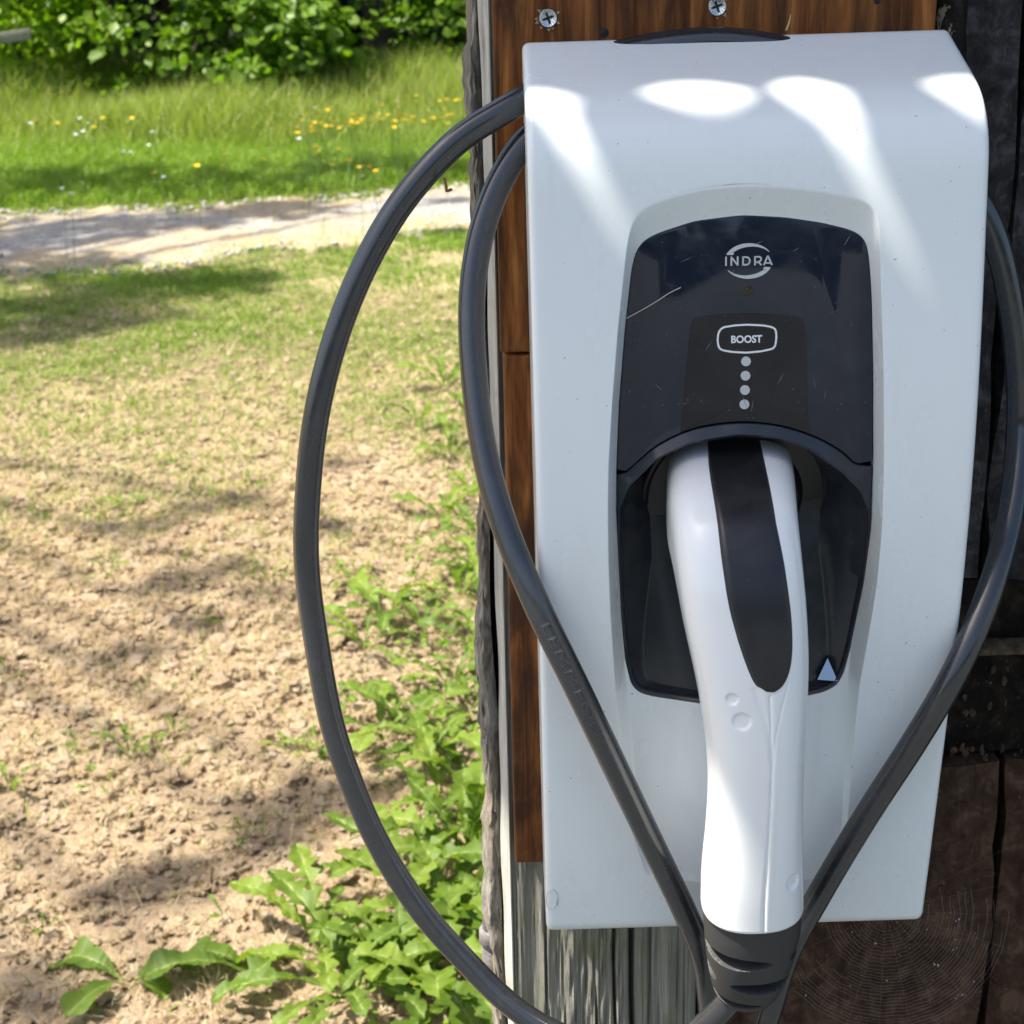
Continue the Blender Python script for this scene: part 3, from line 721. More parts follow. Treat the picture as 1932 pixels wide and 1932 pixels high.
# black inset with the button and lamps
ins_px = [(1284, 816), (1290, 740), (1300, 640), (1303, 615), (1308, 603), (1318, 598), (1355, 593), (1407, 590.5), (1460, 593), (1500, 597), (1511, 601), (1517, 612), (1520, 640), (1523, 740), (1526, 814), (1480, 806.5), (1419, 798.5), (1359, 801)]
P_ = np.array([onP(x, y) for x, y in ins_px]); top_ = catmull(P_[:15], 5)
lowa = np.array([(u, archi(u) + .0009) for u in np.linspace(P_[14, 0], P_[0, 0], 26)])
plate('control_panel', np.vstack([top_[:-1], lowa]), -.0007, .0004, MAT['inset'], chg, 0)
# lower insert: rim + bowl
low_pts = ins[ins[:, 1] < archi(ins[:, 0]) - .0005]
a0 = np.argmax(np.linalg.norm(low_pts - np.roll(low_pts, 1, 0), axis=1)); low_pts = np.roll(low_pts, -a0, 0)
upline = inner - np.array([0, .0004])
if np.linalg.norm(low_pts[-1] - upline[0]) > np.linalg.norm(low_pts[-1] - upline[-1]): upline = upline[::-1]
outl = resample(np.vstack([low_pts, upline]), 420, True)
cav_px = [(1390, 820), (1465, 824), (1525, 846), (1585, 888), (1622, 925), (1637, 965), (1637, 1005), (1625, 1100), (1601, 1212), (1587, 1262), (1574, 1284), (1552, 1297), (1480, 1311), (1400, 1319), (1323, 1317), (1232, 1304), (1209, 1297), (1197, 1282), (1186, 1240), (1177, 1160), (1171, 1060), (1168, 965), (1184, 918), (1238, 864), (1299, 835)]
cav = smooth_closed([onP(x, y) for x, y in cav_px], 420, 3)
CB = np.array(onP(1400, 1050))
def by_ang2(P, an):
    d = P - CB; a = np.arctan2(d[:, 1], d[:, 0]); o = np.argsort(a); a = a[o]; r_ = np.hypot(d[:, 0], d[:, 1])[o]
    return CB + np.interp(an, np.r_[a - 2 * math.pi, a, a + 2 * math.pi], np.tile(r_, 3))[:, None] * np.stack([np.cos(an), np.sin(an)], 1)
an = np.arctan2(*(resample(cav, 360, True) - CB).T[::-1]); an = np.sort(an)
o_, c_ = by_ang2(outl, an), by_ang2(cav, an)
vbot, vtop = onP(1400, 1318)[1], onP(1400, 820)[1]
def bowl_depth(v):
    t = np.clip((v - vbot) / (vtop - vbot), 0, 1); return .004 + .043 * t ** 1.15
# floor outline of the bowl: inset from the cavity edge, more at the sides near the middle
tv = np.clip((c_[:, 1] - vbot) / (vtop - vbot), 0, 1)
wx = np.interp(tv, [0, .15, .5, .8, 1], [.93, .86, .70, .72, .8]); wy = np.interp(tv, [0, .1, .8, 1], [.985, .985, .95, .93])
f_ = CB + (c_ - CB) * np.stack([wx, wy], 1)
rr = []
rr.append(L2W(o_[:, 0], o_[:, 1], Yfloor(o_[:, 1]) + .006)); rr.append(L2W(o_[:, 0], o_[:, 1], Yfloor(o_[:, 1]) + .0005))
q = o_ * .94 + c_ * .06; rr.append(L2W(q[:, 0], q[:, 1], Yfloor(q[:, 1]) - .0003))
q = o_ * .2 + c_ * .8; rr.append(L2W(q[:, 0], q[:, 1], Yfloor(q[:, 1]) - .0006 - .0030 * np.clip((q[:, 1] - CB[1]) / .05, 0, 1)))
rr.append(L2W(c_[:, 0], c_[:, 1], Yfloor(c_[:, 1]) + .0003 - .0032 * np.clip((c_[:, 1] - CB[1]) / .05, 0, 1)))
for t in (.06, .3, .6, .94, 1.):
    q = c_ * (1 - t) + f_ * t; dp = bowl_depth(f_[:, 1]); tt = {.06: .09, .3: .33, .6: .62, .94: .97, 1.: 1.0}[t]
    rr.append(L2W(q[:, 0], q[:, 1], Yfloor(q[:, 1]) + .0017 + dp * tt))
for t in (.3, .6, .85, 1.):
    q = f_ * (1 - t) + CB * t; rr.append(L2W(q[:, 0], q[:, 1], Yfloor(q[:, 1]) + .0017 + bowl_depth(q[:, 1])))
bowl = fixn(mk('holster_bowl', np.vstack(rr), gridF(len(rr), len(an), True), MAT['bowl'], chg))
bm = bmesh.new(); bm.from_mesh(bowl.data); bmesh.ops.remove_doubles(bm, verts=bm.verts[:], dist=.00003); bmesh.ops.recalc_face_normals(bm, faces=bm.faces[:])
fz = max(bm.faces, key=lambda f: f.calc_area())
bm.to_mesh(bowl.data); bm.free()
bowl.data.polygons.foreach_set('use_smooth', np.full(len(bowl.data.polygons), True)); bowl.data.set_sharp_from_angle(angle=R(22))
MAT['facet'] = M('reflection_facet_metal', (.26, .30, .34), .12, .5, 1.).m  # added metal triangle imitating a bright reflection in the bowl
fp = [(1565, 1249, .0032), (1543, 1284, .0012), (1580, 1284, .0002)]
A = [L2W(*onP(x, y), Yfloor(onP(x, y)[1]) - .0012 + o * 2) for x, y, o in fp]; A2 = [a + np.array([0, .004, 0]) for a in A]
fixn(mk('reflection_facet', np.array(A + A2), [(0, 1, 2), (3, 5, 4), (0, 3, 4, 1), (1, 4, 5, 2), (2, 5, 3, 0)], MAT['facet'], chg, smooth=False))
# socket ring in the bowl
sc_uv = onP(1388, 935, .03)
sc_c = L2W(sc_uv[0], sc_uv[1], Yfloor(sc_uv[1]) + .0017 + bowl_depth(sc_uv[1]))
slope = -.043 / (vtop - vbot) * .9
sax = np.array([0, -1, 0]) * math.cos(math.atan(slope)) + EZ * math.sin(math.atan(slope)); sax = np.array([0, -1., 0]) + EZ * (slope - 0.05); sax /= np.linalg.norm(sax)
prof = [(.0005, .004), (.030, .004), (.0315, .0105), (.0335, .0115), (.0355, .010), (.037, .0045), (.0480, .0035), (.0500, .005), (.0515, .0045), (.0530, .001), (.0530, -.004)]
V, Fs = lathe(prof, 72, sc_c, sax, EX); fixn(mk('socket_ring', V, Fs, MAT['socket'], chg, sharp=40))

# --- print on the panel: logo, BOOST button, lamps
def flat(name, polys, off, mat, parent):
    """thin flat print from photo-space polygons (list of (outer points, faces or None))"""
    parts = []
    for pts, fc in polys:
        uv = np.array([onP(x, y) for x, y in pts])
        A = L2W(uv[:, 0], uv[:, 1], Yfloor(uv[:, 1]) + off); parts.append((A, fc if fc is not None else [tuple(range(len(pts)))]))
    V, Fs = merge(parts); o = mk(name, V, Fs, mat, parent, smooth=False)
    bm = bmesh.new(); bm.from_mesh(o.data)
    bad = [f for f in bm.faces if f.normal.y > 0]
    if bad: bmesh.ops.reverse_faces(bm, faces=bad)
    bm.to_mesh(o.data); bm.free(); return o
def text_polys(body, x0, y0, x1, y1, bold=0., spacing=1., tilt=0.):
    cu = bpy.data.curves.new('lettering', 'FONT'); cu.body = body; cu.offset = bold; cu.space_character = spacing; cu.resolution_u = 4
    ob = bpy.data.objects.new('lettering', cu); COL.objects.link(ob)
    dg = bpy.context.evaluated_depsgraph_get(); dg.update(); me = bpy.data.meshes.new_from_object(ob.evaluated_get(dg))
    v = np.array([q.co[:] for q in me.vertices]); fc = [tuple(p.vertices) for p in me.polygons]
    bpy.data.objects.remove(ob); bpy.data.curves.remove(cu); bpy.data.meshes.remove(me)
    lo, hi = v.min(0), v.max(0); t = (v - lo) / np.maximum(hi - lo, 1e-9)
    X = x0 + t[:, 0] * (x1 - x0); Y = y1 + t[:, 1] * (y0 - y1) - (X - x0) * tilt
    return [(np.stack([X, Y], 1), fc)]
# logo letters drawn from strokes
def stroke(pts, wd):
    pts = np.asarray(pts, float); d = np.gradient(pts, axis=0); d /= np.linalg.norm(d, axis=1)[:, None]; n_ = np.stack([-d[:, 1], d[:, 0]], 1) * wd / 2
    return np.vstack([pts + n_, pts - n_]), [(i, i + 1, len(pts) + i + 1, len(pts) + i) for i in range(len(pts) - 1)]
lx, ty, by = [1369.5, 1381, 1403.5, 1427, 1446.5], 483.0, 500.5
sw = 3.1
def skew(P): P = np.asarray(P, float).copy(); P[:, 1] -= (P[:, 0] - 1412) * .022; return P
def arcp(cx, cy, rx, ry, a0, a1, n=14): t = np.linspace(R(a0), R(a1), n); return [(cx + rx * math.cos(a), cy - ry * math.sin(a)) for a in t]
letters = [
    stroke([(1369.5, ty), (1369.5, by)], sw),
    stroke([(1379.5, by), (1379.5, ty)], sw), stroke([(1379.3, ty + .8), (1391.7, by - .8)], sw), stroke([(1391.5, ty), (1391.5, by)], sw),
    stroke([(1401.5, ty), (1401.5, by)], sw), stroke([(1401, ty + 1.5), (1407, ty + 1.5)] + arcp(1407, 491.75, 7.4, 7.3, 80, -80) + [(1407, by - 1.5), (1401, by - 1.5)], sw),
    stroke([(1424, ty), (1424, by)], sw), stroke([(1423.5, ty + 1.5), (1430, ty + 1.5)] + arcp(1431, 488.8, 4.8, 4.4, 80, -80) + [(1430, 494.6), (1423.5, 494.6)], sw), stroke([(1430.5, 494), (1436.2, by)], sw),
    stroke([(1440.6, by), (1448.3, ty - .2)], sw), stroke([(1448.3, ty - .2), (1456.2, by)], sw), stroke([(1442.8, 496.6), (1454, 496.6)], sw * .85)]
flat('logo_lettering', [(skew(p), f) for p, f in letters], -.0006, MAT['print'], chg)
def swoosh(flip):
    n = 40; out, inn = [], []
    for k in range(n):
        t = k / (n - 1); a = R(158 - 128 * t)
        x, y = 45.5 * math.cos(a), 33.5 * math.sin(a)
        th = 9.5 * (1 - t) ** .75 + 1.3
        xi, yi = (45.5 - th * .55) * math.cos(a) , (33.5 - th) * math.sin(a)
        out.append((x, y)); inn.append((xi + (5 * (1 - t) if t < .15 else 0), yi))
    out, inn = np.array(out), np.array(inn)
    P = np.vstack([out, inn]); P[:, 1] *= -1
    P[:, 1] = np.minimum(P[:, 1], -11.8)
    if flip: P = -P
    P = P + np.array([1412, 492]); return skew(P), [(i, i + 1, n + i + 1, n + i) for i in range(n - 1)]
flat('logo_swoosh', [swoosh(False)], -.0006, MAT['print'], chg); flat('logo_swoosh', [swoosh(True)], -.0006, MAT['print'], chg)
# sensor lens
lc = onP(1410, 548); LC = L2W(lc[0], lc[1], Yfloor(lc[1]) - .0004)
V, Fs = lathe([(.0001, .0007), (.0012, .0005), (.0021, .0001), (.0027, .0002), (.0029, 0.)], 24, LC, (0, -1, 0), EX); fixn(mk('sensor_lens', V, Fs, MAT['led'], chg))
# BOOST outline
bo_px = [(1358, 619), (1364, 615), (1385, 611.5), (1410, 610), (1440, 611.5), (1456, 614.5), (1463, 618), (1465.5, 624), (1466, 637), (1464.5, 650), (1462, 656), (1456, 659.5), (1435, 664), (1408, 666.5), (1380, 665), (1363, 662), (1356, 658.5), (1353, 652), (1351.5, 639), (1353.5, 626)]
bo = smooth_closed(bo_px, 120, 3); cb = bo.mean(0); dd_ = bo - np.roll(bo, -1, 0); nn_ = np.stack([-dd_[:, 1], dd_[:, 0]], 1); nn_ /= np.linalg.norm(nn_, axis=1)[:, None]
sgn = np.sign(((cb - bo) * nn_).sum(1)).mean(); inn_ = bo + nn_ * sgn * 3.6
flat('boost_button_outline', [(np.vstack([bo, inn_]), [(i, (i + 1) % 120, 120 + (i + 1) % 120, 120 + i) for i in range(120)])], -.0009, MAT['boostprint'], chg)
flat('boost_lettering', text_polys('BOOST', 1379, 632.5, 1437.5, 647, .030, 1.0, .022), -.0009, MAT['boostprint'], chg)
for x, y in ((1407, 681), (1406, 708), (1405, 735), (1404, 762)):
    flat('indicator_lamp', [([(x + 9.2 * math.cos(a), y + 9.2 * math.sin(a)) for a in np.linspace(0, 2 * math.pi, 32, endpoint=False)], None)], -.0009, MAT['print'], chg)

sp_ = []
for k in range(46):
    x = rng.uniform(1185, 1640); y = rng.choice([rng.uniform(450, 790), rng.uniform(740, 800)]);
    if y > 780 and abs(x - 1405) > 60: continue
    L_ = rng.uniform(1.5, 4) if rng.random() < .6 else rng.uniform(6, 16); a = rng.uniform(.2, 1.5) * (1 if rng.random() < .75 else -1); w_ = rng.uniform(.25, .6); dx, dy = math.cos(a) * L_, -math.sin(a) * L_; nx2, ny2 = math.sin(a) * w_, math.cos(a) * w_
    sp_.append(([(x - dx, y - dy), (x + nx2, y + ny2), (x + dx, y + dy), (x - nx2, y - ny2)], [(0, 1, 2, 3)]))
o = flat('fine_scratch', sp_, -.0010, MAT['scratch'], chg); o['kind'] = 'stuff'

# ================================================================== CONNECTOR (white plug resting in the bowl)
con = thing('charging_plug', 'white pistol grip charging plug with black inlay, resting in the dark bowl of the charger', 'charging plug', tuple(onY(1420, 1300, -.14)))
# y, left, right, depth Y, half thickness
ST = [(905, 1259, 1492, -.052, .0285), (945, 1258, 1497, -.080, .0285), (985, 1260, 1500, -.104, .0285), (1030, 1268, 1504, -.121, .0275), (1090, 1278, 1511, -.132, .0265), (1160, 1290, 1518, -.138, .0260), (1240, 1307, 1522, -.142, .0255),
      (1320, 1322, 1520, -.144, .0250), (1400, 1333, 1516, -.145, .0250), (1480, 1337, 1513, -.145, .0250), (1560, 1333, 1512, -.144, .0255), (1640, 1325, 1513, -.142, .0258), (1700, 1323, 1513, -.140, .0258)]
cen, hw_, ht_ = [], [], []
for y, l, r_, Yd, h in ST:
    a, b = onY(l, y, Yd), onY(r_, y, Yd); cen.append((a + b) / 2); hw_.append(np.linalg.norm(b - a) / 2); ht_.append(h)
NS = 16
spine = catmull(cen, NS); s_in = np.linspace(0, len(ST) - 1, len(spine)); hw_s = catmull(np.array(hw_)[:, None].repeat(2, 1), NS)[:, 0]; ht_s = catmull(np.array(ht_)[:, None].repeat(2, 1), NS)[:, 0]
T = np.gradient(spine, axis=0); T /= np.linalg.norm(T, axis=1)[:, None]
Bx = np.array([1., 0, 0]) - T * T[:, :1]; Bx /= np.linalg.norm(Bx, axis=1)[:, None]
Nf = np.cross(T, Bx)                      # outward front normal (towards the viewer / up)
Nf *= np.sign(-(Nf[:, 1:2]) + 1e-9) * np.ones_like(Nf) if False else 1
if Nf[-1, 1] > 0: Nf = -Nf
NT = 320
th = np.linspace(0, 2 * math.pi, NT, endpoint=False)
def sect(i_frac, ang, ex=2.5, grow=0.):
    i_frac = np.asarray(i_frac, float); k = np.arange(len(spine))
    g = lambda A: np.stack([np.interp(i_frac, k, A[:, j]) for j in range(3)], -1)
    c, b, n_ = g(spine), g(Bx), g(Nf); a = np.interp(i_frac, k, hw_s) + grow; h = np.interp(i_frac, k, ht_s) + grow
    ca, sa = np.cos(ang), np.sin(ang); ex = np.interp(i_frac, [0, 40, 100, 190], [3.8, 3.4, 2.7, 2.4])
    x = np.sign(ca) * abs(ca) ** (2 / ex) * a; y = np.sign(sa) * abs(sa) ** (2 / ex) * h
    # flattened front with soft central crease lower down
    return c + b * x[..., None] + n_ * y[..., None]
KI = np.linspace(0, len(spine) - 1, 420)
II, TT = np.meshgrid(KI, th, indexing='ij')
PV = sect(II, TT)
px_, py_ = proj(PV.reshape(-1, 3).T.T) if False else (None, None)
v_ = PV - CAM; z_ = v_ @ F_; PX = 966 + FOC * (v_ @ R_) / z_; PY = 966 - FOC * (v_ @ U_) / z_
front = (np.sin(TT) > -.15)
def find(x, y):
    d2 = np.where(front, (PX - x) ** 2 + (PY - y) ** 2, 1e9); return np.unravel_index(np.argmin(d2), d2.shape)
# dimples and the seam groove pressed into the shell
nrmN = np.cross(np.gradient(PV, axis=1), np.gradient(PV, axis=0)); nrmN /= np.linalg.norm(nrmN, axis=2)[..., None] + 1e-12
out = np.sign(((PV - sect(II, TT, 2.5, -.01)) * nrmN).sum(-1)); nrmN *= out[..., None]
disp = np.zeros(II.shape)
for x, y, r_, dp in ((1380, 1321, .0031, .0012), (1399, 1362, .0046, .0012), (1497, 1664, .0045, .0014)):
    i, j = find(x, y); d_ = np.linalg.norm(PV - PV[i, j], axis=2); disp -= dp * np.clip((1.12 - d_ / r_) / .3, 0, 1)
seam_c = [find(x, y) for x, y in ((1452, 1312), (1455, 1360), (1457, 1420), (1455, 1500), (1449, 1600), (1444, 1690))]
si = np.array([KI[s[0]] for s in seam_c]); sj = np.array([th[s[1]] for s in seam_c])
seam_th = np.interp(KI, si, sj)
for _ in range(250): seam_th[1:-1] = .25 * seam_th[:-2] + .5 * seam_th[1:-1] + .25 * seam_th[2:]
seam_th = seam_th; Sm = np.exp(-(((TT - seam_th[:, None]) * np.interp(KI, np.arange(len(spine)), hw_s)[:, None]) / .00045) ** 2) * (KI[:, None] > si[0])
disp -= .0010 * Sm
# raised shoulder right of the seam (the two shell halves)
side = (TT - seam_th[:, None]); sh = np.where((side < 0) & (side > -.5), np.exp(-((side + .06) / .07) ** 2), 0) * (KI[:, None] > si[0]) ; disp += .0003 * sh
# fork of lines below the inlay
for pts in (((1424, 1300), (1440, 1345), (1452, 1400), (1456, 1450)), ((1488, 1290), (1476, 1335), (1463, 1390), (1458, 1450))):
    cc = [find(x, y) for x, y in pts]; ii = np.array([KI[c[0]] for c in cc]); jj = np.array([th[c[1]] for c in cc]); o = np.argsort(ii)
    tj = np.interp(KI, ii[o], jj[o]); on = ((KI >= ii.min()) & (KI <= ii.max()))[:, None]
    disp -= .0005 * np.exp(-(((TT - tj[:, None]) * .03) / .0006) ** 2) * on
PV2 = PV + nrmN * disp[..., None]
# rounded lower rim
tail = []
for k, (g, dz) in enumerate(((-.0004, .0012), (-.0012, .0020), (-.004, .0024))):
    q = sect(np.full(NT, KI[-1]), th, 2.5, g) + T[-1] * dz; tail.append(q)
PVs = np.vstack([PV2.reshape(-1, 3)] + tail)
shell = mk('grip_shell', PVs, gridF(len(KI) + 3, NT, True), MAT['handle'], con); fixn(shell)
shell.data.set_sharp_from_angle(angle=R(60))
# black inlay
left_px = [(1343, 866), (1347, 910), (1352, 960), (1357, 1000), (1364, 1060), (1373, 1120), (1386, 1180), (1403, 1235), (1417, 1268), (1428, 1290), (1438, 1300), (1447, 1304.5)]
right_px = [(1430, 866), (1443, 910), (1455, 960), (1464, 1000), (1477, 1060), (1487, 1120), (1494, 1180), (1495, 1235), (1489, 1268), (1480, 1290), (1470, 1300), (1459, 1304.5)]
ml = [find(*q) for q in left_px]; mr = [find(*q) for q in right_px]
il, tl = np.array([KI[a[0]] for a in ml]), np.array([th[a[1]] for a in ml]); ir, tr = np.array([KI[a[0]] for a in mr]), np.array([th[a[1]] for a in mr])
nI = 90; tt = np.linspace(0, len(left_px) - 1, nI); kk = np.arange(len(left_px))
def sm1(a):
    a = np.interp(tt, kk, a)
    for _ in range(60): a[1:-1] = .25 * a[:-2] + .5 * a[1:-1] + .25 * a[2:]
    return a
il, tl, ir, tr = map(sm1, (il, tl, ir, tr))
for q_ in (il, ir): q_[:] = np.interp(np.arange(nI), np.r_[0, np.arange(22, nI)], np.r_[0., q_[22:]])
def inlay(name, e, lift0, lift1, mat, parent, i0=0):
    U = np.linspace(-e, 1 + e, 17)[None]
    I = il[i0:, None] * (1 - U) + ir[i0:, None] * U; A = tl[i0:, None] * (1 - U) + tr[i0:, None] * U
    lift = lift0 + (lift1 - lift0) * np.clip(np.minimum(U + e, 1 + e - U) / .06, 0, 1)
    c = sect(I, A, 2.5, 0.); c2 = sect(I, A, 2.5, .004); n_ = c2 - c; n_ /= np.linalg.norm(n_, axis=2)[..., None]
    P = c + n_ * lift[..., None] if lift.shape == I.shape else c + n_ * (lift * np.ones(I.shape))[..., None]
    # bottom cap row
    return fixn(mk(name, P.reshape(-1, 3), gridF(*I.shape), mat, parent))
inl = inlay('grip_inlay', 0., -.0004, .0007, MAT['grip'], con)
inlay('inlay_groove', .035, .0001, .0002, MAT['boot'], con)
# collar ridge across the inlay where the nose bends
# --- strain relief boot
b_st = [(1700, 1327, 1510, -.1395, .0245), (1740, 1328, 1509, -.138, .0243), (1780, 1331, 1500, -.136, .0232), (1820, 1336, 1487, -.133, .0212), (1850, 1343, 1472, -.130, .0190), (1866, 1352, 1460, -.1285, .0165)]
bc, bw, bh = [], [], []
for y, l, r_, Yd, h in b_st:
    a, b = onY(l, y, Yd), onY(r_, y, Yd); bc.append((a + b) / 2); bw.append(np.linalg.norm(b - a) / 2); bh.append(h)
bs = catmull(bc, 60); bwv = catmull(np.array(bw)[:, None].repeat(2, 1), 60)[:, 0]; bhv = catmull(np.array(bh)[:, None].repeat(2, 1), 60)[:, 0]
Tb = np.gradient(bs, axis=0); Tb /= np.linalg.norm(Tb, axis=1)[:, None]; Bb = np.array([1., 0, 0]) - Tb * Tb[:, :1]; Bb /= np.linalg.norm(Bb, axis=1)[:, None]; Nb = np.cross(Tb, Bb)
if Nb[-1, 1] > 0: Nb = -Nb
n2 = 220; t2 = np.linspace(0, 2 * math.pi, n2, endpoint=False)
Sg, Tg = np.meshgrid(np.linspace(0, 1, len(bs)), t2, indexing='ij')
# staggered slots: (position along, centre angle, half angle)
slot = np.zeros(Sg.shape)
def slots(pos, ca, ha, w=.056):
    global slot
    da = np.abs((Tg - R(ca) + math.pi) % (2 * math.pi) - math.pi); 
    ww = w * np.sqrt(np.clip(1 - (da / R(ha)) ** 2, 0, 1))
    slot = np.maximum(slot, np.clip((ww - abs(Sg - pos)) / .012, 0, 1))
for ca in (125, 305): slots(.33, ca, 52)
for ca in (35, 215): slots(.33, ca - 12, 22)
for ca in (72, 252): slots(.555, ca, 48)
for ca in (168, 348): slots(.555, ca, 20)
for ca in (125, 305): slots(.79, ca, 50)
for ca in (28, 208): slots(.79, ca, 22)
ca_, sa_ = np.cos(Tg), np.sin(Tg)
gx_ = (bwv[:, None] - .0085 * slot); gy_ = (bhv[:, None] - .0085 * slot)
xb = np.sign(ca_) * abs(ca_) ** (2 / 2.3) * gx_; yb = np.sign(sa_) * abs(sa_) ** (2 / 2.3) * gy_
PB = bs[:, None] + Bb[:, None] * xb[..., None] + Nb[:, None] * yb[..., None]
endr = []
for g, dz in ((.93, .0014), (.80, .0020), (.50, .0020)):
    x2 = np.sign(np.cos(t2)) * abs(np.cos(t2)) ** (2 / 2.3) * bwv[-1] * g; y2 = np.sign(np.sin(t2)) * abs(np.sin(t2)) ** (2 / 2.3) * bhv[-1] * g
    endr.append(bs[-1] + Tb[-1] * dz + Bb[-1] * x2[:, None] + Nb[-1] * y2[:, None])
fixn(mk('strain_relief', np.vstack([PB.reshape(-1, 3)] + endr), gridF(len(bs) + 3, n2, True), MAT['boot'], con, sharp=50))

# ================================================================== CABLE
CR = .0072
def cp(x, y, Y): return onY(x, y, Y)
outer = [cp(1396, 1862, -.1285), cp(1375, 1890, -.126), cp(1340, 1925, -.122), cp(1270, 1975, -.112), cp(1160, 1990, -.100), cp(1040, 1945, -.090), cp(960, 1893, -.084), cp(880, 1815, -.078), cp(800, 1725, -.074), cp(730, 1620, -.070), cp(675, 1505, -.067),
         cp(628, 1370, -.064), cp(598, 1220, -.061), cp(578, 1060, -.058), cp(583, 900, -.055), cp(602, 760, -.052), cp(640, 620, -.048), cp(694, 490, -.044), cp(765, 372, -.040), cp(860, 268, -.036), cp(960, 203, -.031), cp(1030, 165, -.022), cp(1150, 108, -.016), cp(1300, 80, -.0145), cp(1420, 83, -.0155), cp(1560, 120, -.018), cp(1700, 210, -.020), cp(1800, 320, -.022),
         cp(1868, 425, -.025), cp(1905, 560, -.028), cp(1922, 700, -.031), cp(1922, 830, -.036), cp(1905, 980, -.064), cp(1862, 1130, -.096), cp(1800, 1270, -.112), cp(1722, 1405, -.1095), cp(1635, 1540, -.101), cp(1550, 1680, -.094), cp(1490, 1790, -.090), cp(1455, 1900, -.088), cp(1425, 2000, -.085), cp(1395, 2060, -.084), cp(1365, 2050, -.084), cp(1346, 1980, -.085),
         cp(1338, 1880, -.088), cp(1325, 1800, -.093), cp(1290, 1715, -.099), cp(1225, 1580, -.108), cp(1150, 1425, -.1165), cp(1080, 1280, -.120), cp(1010, 1135, -.1165), cp(950, 985, -.100), cp(912, 840, -.082), cp(893, 690, -.066), cp(890, 560, -.052), cp(908, 440, -.040), cp(950, 330, -.030), cp(1010, 250, -.024), cp(1090, 215, -.020), cp(1180, 220, -.018)]
cab = thing('charging_cable', 'thick dark grey charging cable looped in a coil around the white charger', 'cable', tuple(cp(700, 1500, -.07)))
CP = resample(catmull(outer, 24), 1500)
V, Fs = tube(CP, CR, 28, radfun=lambda s, t: 1 + .022 * np.cos(3 * t + s * 60) + .006 * np.sin(5 * t - s * 90))
fixn(mk('cable_sheath', V, Fs, MAT['cable'], cab))
# raised lettering on the sheath, running down the inner loop
pxs = np.array([proj(p) for p in CP]); infr = np.arange(len(CP))
sel = [i for i in infr if i > 1000]
def near(x, y): return min(sel, key=lambda i: (pxs[i, 0] - x) ** 2 + (pxs[i, 1] - y) ** 2)
Tc, Nc, Bc = frames(CP)
def cable_text(body, xy0, xy1, size, off_a):
    i0, i1 = near(*xy0), near(*xy1)
    polys = text_polys(body, 0, 0, 1, 1, 0.0)
    P, fc = polys[0]
    s = i0 + (i1 - i0) * P[:, 0]; k = np.arange(len(CP))
    g = lambda A: np.stack([np.interp(s, k, A[:, j]) for j in range(3)], 1)
    c = g(CP); view = CAM - c; t_ = g(Tc); t_ /= np.linalg.norm(t_, axis=1)[:, None]
    view -= t_ * (view * t_).sum(1)[:, None]; view /= np.linalg.norm(view, axis=1)[:, None]
    sd = np.cross(view, t_) * np.sign(i1 - i0)
    a = (P[:, 1] - .5) * size / CR + off_a
    V = c + (CR * 1.026 + .00008) * (view * np.cos(a)[:, None] - sd * np.sin(a)[:, None])
    o = mk('raised_lettering', V, fc, MAT['cableprint'], cab, smooth=False)
cable_text('LEMMEQUI', (1018, 1175), (1125, 1390), .0056, .12)
# little brown thorn caught on the cable
a = [cp(838, 335, -.048), cp(842, 352, -.048), cp(843, 360, -.0475), cp(853, 357, -.047)]
V, Fs = tube(catmull(a, 6), .0008, 6); tag(mk('thorn_twig', V, Fs, MAT['twig']), 'tiny brown thorn twig caught under the cable loop left of the post', 'twig')

# thread of spider silk on the panel, hair loop on the cover
def silk(name, pts, r_, label, cat):
    V, Fs = tube(catmull(pts, 8), r_, 5); return tag(mk(name, V, Fs, MAT['silk']), label, cat)
def pP(x, y, off): uv = onP(x, y); return L2W(uv[0], uv[1], Yfloor(uv[1]) + off)
silk('silk_thread', [pP(1181, 598, -.0035), pP(1230, 572, -.002), pP(1262, 552, -.0015), pP(1284, 541, -.0014)], .00022, 'fine pale spider thread slanting over the left edge of the dark panel', 'spider thread')
hl = []
for a in np.linspace(0, 2 * math.pi * 1.1, 26):
    u, v = to_local(1040 + 10.5 * math.cos(a) + 2 * a / 6, 1697 + 19 * math.sin(a), Ysurf); hl.append(L2W(u, v, Ysurf(v) - .0004))
V, Fs = tube(catmull(hl, 3), .00022, 5); tag(mk('hair_loop', V, Fs, MAT['print']), 'fine pale hair curled in a loop on the lower left corner of the white cover', 'hair')

# cobweb under the charger
web = thing('cobweb', 'torn dusty cobweb of curved threads on the dark board below the charger', 'cobweb', tuple(onY(1670, 1750, .03)))
wc = (1672, 1718); sp_parts, rad_parts = [], []
angs = np.linspace(R(-28), R(215), 17)
for a in angs:
    r1 = rng.uniform(250, 330)
    pts = [onY(wc[0] + r * math.cos(a) * .82, wc[1] + r * math.sin(a) * .80, .030 + .008 * math.sin(r * .01)) for r in np.linspace(25, r1, 8)]
    rad_parts.append(tube(pts, .00004, 4))
ringr = 40
for k in range(30):
    ringr += rng.uniform(6.5, 9.5); pts = []
    a_lo, a_hi = R(rng.uniform(-25, 25)), R(rng.uniform(95, 150) if ringr > 150 else rng.uniform(130, 190))
    fine_a = np.linspace(a_lo, a_hi, 22)
    for a in fine_a:
        j = np.argmin(abs(angs - a)); sag = 1.5 * math.cos((a - angs[j]) / (angs[1] - angs[0]) * 2 * math.pi)
        r = ringr + sag + rng.normal() * .5
        pts.append(onY(wc[0] + r * math.cos(a) * .82, wc[1] + r * math.sin(a) * .80, .030 + .008 * math.sin(r * .01)))
    sp_parts.append(tube(pts, .00008, 4))
